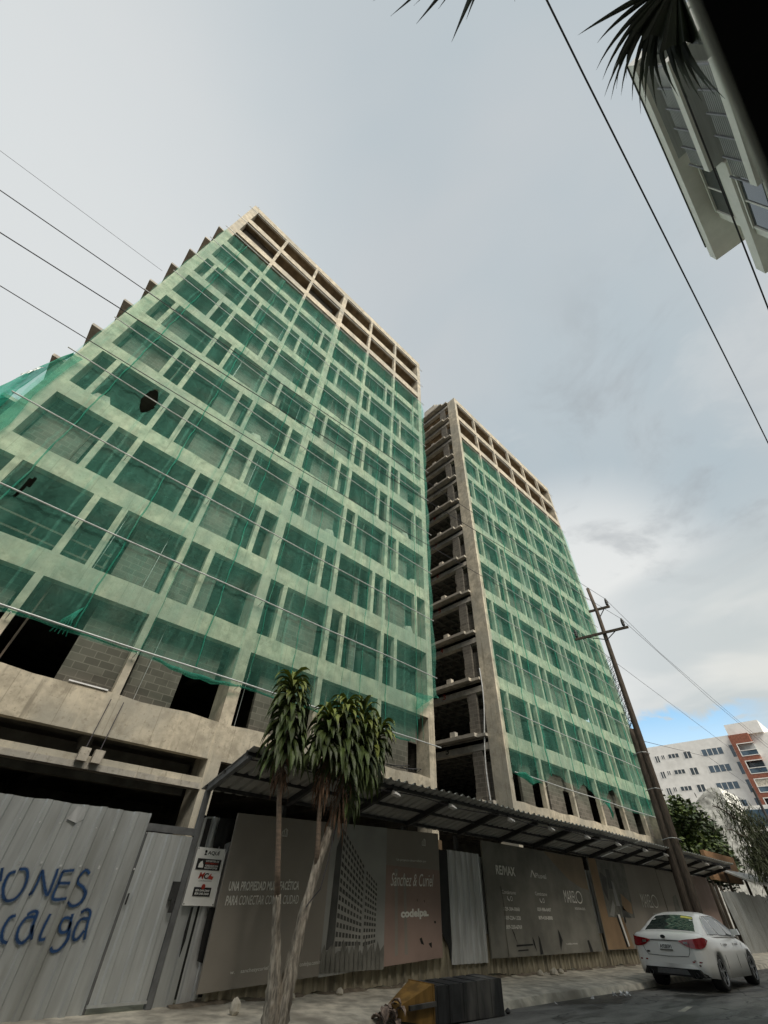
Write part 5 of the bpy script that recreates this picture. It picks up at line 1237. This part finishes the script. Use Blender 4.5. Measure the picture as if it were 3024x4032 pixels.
for x in (-.9, 1.3):
    for y in (-.24, -1.8):
        MB().tube([(x, y, road_z(y) + .33), (x, y + .2 if y < -1 else y - .1, road_z(y) + .33)], .33, 20).build('wheel', M_RUBBER, VH)

# ------------------------------------------------------------------ far end of the street
AB = thing('apartment_building', 'white apartment building with a red brick corner and balconies, far right', 'building', (116, 26, -1.4))
FX = 110.0
MB().box(FX, FX + 16, 18.7, 44, -1.4, 26.0).build('wall', M_WHITE, AB)
MB().box(FX - .15, FX + 12, 13.1, 18.698, 25.66, 27.75).build('stair_tower', M_WHITE, AB)
MB().box(FX + .5, FX + 12, 12.0, 18.695, -1.4, 25.655).build('wall', M_WHITE, AB)
bp = [17.95, 14.9]
m = MB()
for k in range(6):                                             # red corner with one balcony opening a storey
    zt = 24.1 - 2.86 * k; zb = zt - 2.05
    m.box(FX - 1.2, FX + .495, 15.45, 18.69 if k == 0 else 17.958, zt + (.002 if k == 0 else 0), zt + (1.55 if k == 0 else .808)); 
m.box(FX - 1.2, FX + .495, 17.96, 18.69, -1.4, 24.1); m.build('brick_corner', M_BRICKRED, AB)
for k in range(6):
    zt = 24.1 - 2.86 * k; zb = zt - 2.05
    MB().box(FX - .2, FX + .497, 15.45, 17.955, zb + .002, zt - .002).build('balcony_wall', M_GLASS if k else M_SOFFIT, AB)
    MB().box(FX - 1.22, FX - 1.14, 15.3, 17.955, zb + .002, zb + .75).build('balcony_glass', M_BLUEGL, AB)
    MB().box(FX - 1.3, FX - 1.1, 15.2, 18.0, zb + .76, zb + .86).build('handrail', M_WHITE, AB)
    m = MB().box(FX - 1.24, FX - 1.10, 17.86, 17.99, zb, zt); m.box(FX - 1.24, FX - 1.10, 15.2, 17.855, zt - .12, zt - .003); m.build('frame', M_WHITE, AB)
    MB().box(FX - 1.25, FX - .2, 15.2, 17.95, zb - .1, zb).build('balcony_floor', M_WHITE, AB)
    if k == 2: MB().box(FX - 1.12, FX - 1.06, 15.3, 17.85, zb + .9, zt - .13).build('awning', M_PAVE, AB)
    for (y0, y1, h, top, npn) in ((19.56, 18.86, 2.0, .12, 1), (24.46, 20.74, 1.12, 0, 4), (27.8, 26.4, 1.15, .05, 2), (30.75, 28.7, .68, .0, 3), (32.1, 31.45, .62, 0, 2), (33.42, 32.55, 1.12, 0, 2)):
        z1 = 24.2 - 2.86 * k + top
        w_ = MB().box(FX - .03, FX + .02, y1, y0, z1 - h, z1).build('window', M_BLUEGL if h > 1.1 and npn in (1, 4) else M_GLASS, AB)
        m = MB()
        for i in range(npn + 1):
            y = y1 + (y0 - y1) * i / npn; m.box(FX - .06, FX - .031, y - .06, y + .06, z1 - h - .04, z1 + .04)
        m.box(FX - .058, FX - .032, y1, y0, z1 - .01, z1 + .09); m.build('frame', M_WHITE, w_)
HS = thing('old_house', 'mould stained white house with a tall gabled wall below the apartment building', 'house', (74, 17, -1.4))
HX = 70.0
m = MB()
pr = [(19.9, -1.4), (19.5, 9.95), (18.6, 10.0), (16.6, 11.35), (15.38, 11.32), (15.1, 9.0), (14.9, 7.0), (14.6, -1.4)]
n = len(pr); m.v += [(HX, y, z) for y, z in pr] + [(HX + 7, y, z) for y, z in pr]
m.f += [tuple(range(n)), tuple(range(2 * n - 1, n - 1, -1))] + [(i, (i + 1) % n, n + (i + 1) % n, n + i) for i in range(n)]; m.m += [0] * (n + 2)
m.build('wall', M_OLDWHITE, HS)
MB().box(HX + .3, HX + 9, 19.55, 27, -1.4, 9.9).build('wing', M_OLDWHITE, HS)
MB().box(HX + .5, HX + 9, 9.5, 14.58, -1.4, 7.0).build('wing', M_WHITE, HS)
MB().box(HX + .42, HX + .498, 11.0, 14.2, 4.2, 6.7).build('window', M_GLASS, HS)
MB().box(HX + 2, HX + 9, 10, 14.5, 7.002, 9.6).build('wing', M_WHITE, HS)
MB().box(HX + 1.9, HX + 1.998, 10.8, 14.2, 7.6, 9.2).build('window', M_BLUEGL, HS)
m = MB(); m.tube([(HX, 21.0, 9.9), (HX, 21.0, 11.0)], .03, 5); m.tube([(HX, 20.6, 10.9), (HX, 21.5, 10.7)], .03, 5); m.build('aerial', M_STEELD, HS)
OB = solo(MB().box(34.7, 40.2, 9.75, 9.95, 1.45, 2.75), 'ochre_hoarding', M_ORANGE, 'plain ochre hoarding above the fence, past the end of the canopy', 'hoarding')
F4 = thing('zinc_fence', 'weathered grey zinc fence leaning at the far right, past the billboards', 'fence', (40, FENCE, -1.4))
for i in range(9):
    x = 34.3 + i * 1.08
    sheet(x, x + 1.1, -1.42, .98 + rnd(-.06, .06), FENCE - .01 * (i % 2), per=.16, tilt=-.8 + rnd(-.05, .05), top=ragged(.02, i)).build('sheet', M_ZINC, F4)
for x in (32.2, 33.0): MB().box(x, x + .12, FENCE - .05, FENCE + .07, -1.4, 1.2).build('post', M_WOOD, F4)
MB().box(31.6, 34.4, FENCE + .5, FENCE + .56, -1.4, .5).build('backing', M_BLOCK, F4)
AW = thing('shed_roof', 'sloping dark metal shed roof on the far right above the leaning fence', 'roof', (41, 9, -1.4))
MB().hexa([(35.7, 8.1, 1.32), (46, 8.1, 1.45), (46, 9.6, 2.0), (35.7, 9.6, 1.9)], [(35.7, 8.1, 1.40), (46, 8.1, 1.53), (46, 9.6, 2.08), (35.7, 9.6, 1.98)]).build('roof_sheet', M_ROOFS, AW)
for x in (34.5, 36.4, 40, 44): MB().box(x, x + .12, 9.5, 9.62, -1.4, 1.2 if x < 35 else 1.85).build('post', M_WOOD, AW)

def crown(m, blobs, n, size, frac=.35):
    tot = sum(b[3] ** 2 for b in blobs)
    for (x, y, z, r) in blobs:
        for k in range(int(n * r * r / tot)):
            while True:
                v = Vector((rnd(-1, 1), rnd(-1, 1), rnd(-1, 1)))
                if .35 < v.length < 1: break
            v *= (.8 + .35 * hsh(round(v.x * 2), round(v.y * 2 + v.z * 3)))
            p = Vector((x, y, z)) + v * r; a = Vector((rnd(-1, 1), rnd(-1, 1), rnd(-.6, .6))).normalized(); b = a.cross(Vector((rnd(-1, 1), rnd(-1, 1), 1))).normalized()
            s = size * rnd(.6, 1.3); m.mi = 1 if (v.z > .1 and random.random() < frac * 1.6) or random.random() < frac * .3 else 0
            m.quad(p - a * s, p - b * s * .55, p + a * s, p + b * s * .55)
    m.mi = 0
G1 = thing('broadleaf_tree', 'dense dark green broad leaved tree behind the canopy and wooden pole', 'tree', (43, 12.6, -1.4))
MB().tube([(43, 12.6, -1.4), (43.1, 12.6, 1), (43.3, 12.7, 3)], [.35, .28, .2], 9).build('trunk', M_BARK, G1)
m = MB()
for (x, y, z) in ((40, 12, 4.6), (42, 12, 5.4), (46, 12.5, 4.6), (49, 13, 4.0), (44.5, 12, 3.4)): m.tube([(43.1, 12.6, 1.2), ((43 + x) / 2, 12.5, (1.5 + z) / 2 + .3), (x, y, z)], [.16, .1, .04], 6)
m.build('limb', M_WOOD, G1)
m = MB(); crown(m, [(39.6, 12, 4.9, 1.3), (41.3, 12, 5.3, 1.25), (43.2, 12.3, 4.9, 1.4), (40.2, 12, 3.2, 1.5), (42.6, 12, 3.1, 1.6), (45.2, 12.5, 4.8, 1.3), (47.2, 12.6, 4.6, 1.2), (45.2, 12.3, 3.0, 1.5), (48.8, 13, 3.9, 1.2), (48, 12.6, 2.7, 1.3), (38.6, 12, 2.6, 1.2), (50.6, 13, 3.2, 1.0)], 11000, .16); m.build('crown', [M_TREED, M_TREEL], G1)
G2 = thing('feathery_tree', 'thin dark tree with bare arching branches and wispy foliage at the right edge', 'tree', (45, 7.8, -1.4))
MB().tube([(45, 7.8, -1.4), (44.4, 7.8, .5), (43.2, 7.8, 2.0)], [.25, .22, .16], 9).build('trunk', M_WOOD, G2)
m = MB(); ends = []
for (pts) in ([(43.4, 7.8, 1.7), (41, 7.9, 3.4), (37.5, 8, 4.3), (33.2, 8, 4.6)], [(43.2, 7.8, 2.0), (40.5, 7.9, 3.0), (37, 8, 3.5), (34.2, 8, 3.6)], [(43.2, 7.8, 2.0), (42, 7.8, 3.6), (40, 7.9, 4.8), (36.5, 8, 5.2)], [(43.4, 7.8, 1.6), (40.8, 7.9, 1.9), (38.5, 8, 2.4), (36.5, 8, 2.2)], [(43.2, 7.8, 2.0), (43.4, 7.8, 3.8), (42.8, 7.9, 5.2)], [(43.8, 7.8, 1.2), (42, 7.8, 1.0), (40.4, 7.8, 1.4), (39, 7.9, 1.2)], [(40.5, 7.9, 3.0), (38.6, 7.9, 2.6), (36.2, 8, 2.9)]):
    q = smooth_line([(p[0], p[2]) for p in pts], 6); L = len(q)
    m.tube([(a, 7.8 + .2 * k / L, b + .05 * math.sin(k * 1.3)) for k, (a, b) in enumerate(q)], [.10 * (1 - k / L) + .018 for k in range(L)], 6); ends += q[L // 3:]
m.build('limb', M_WOOD, G2)
m = MB()
for k in range(5200):
    a, b = random.choice(ends)
    if a < 36.5 and random.random() < .85: continue
    p = Vector((a + rnd(-.9, .9), 7.95 + rnd(-.5, .5), b + rnd(-.65, .4))); d0 = Vector((rnd(-1, .3), rnd(-.4, .4), rnd(-.7, .5))).normalized()
    m.leaf(p, d0, rnd(.3, .6), .05, .3, 3, .1)
m.build('crown', M_PINE, G2)
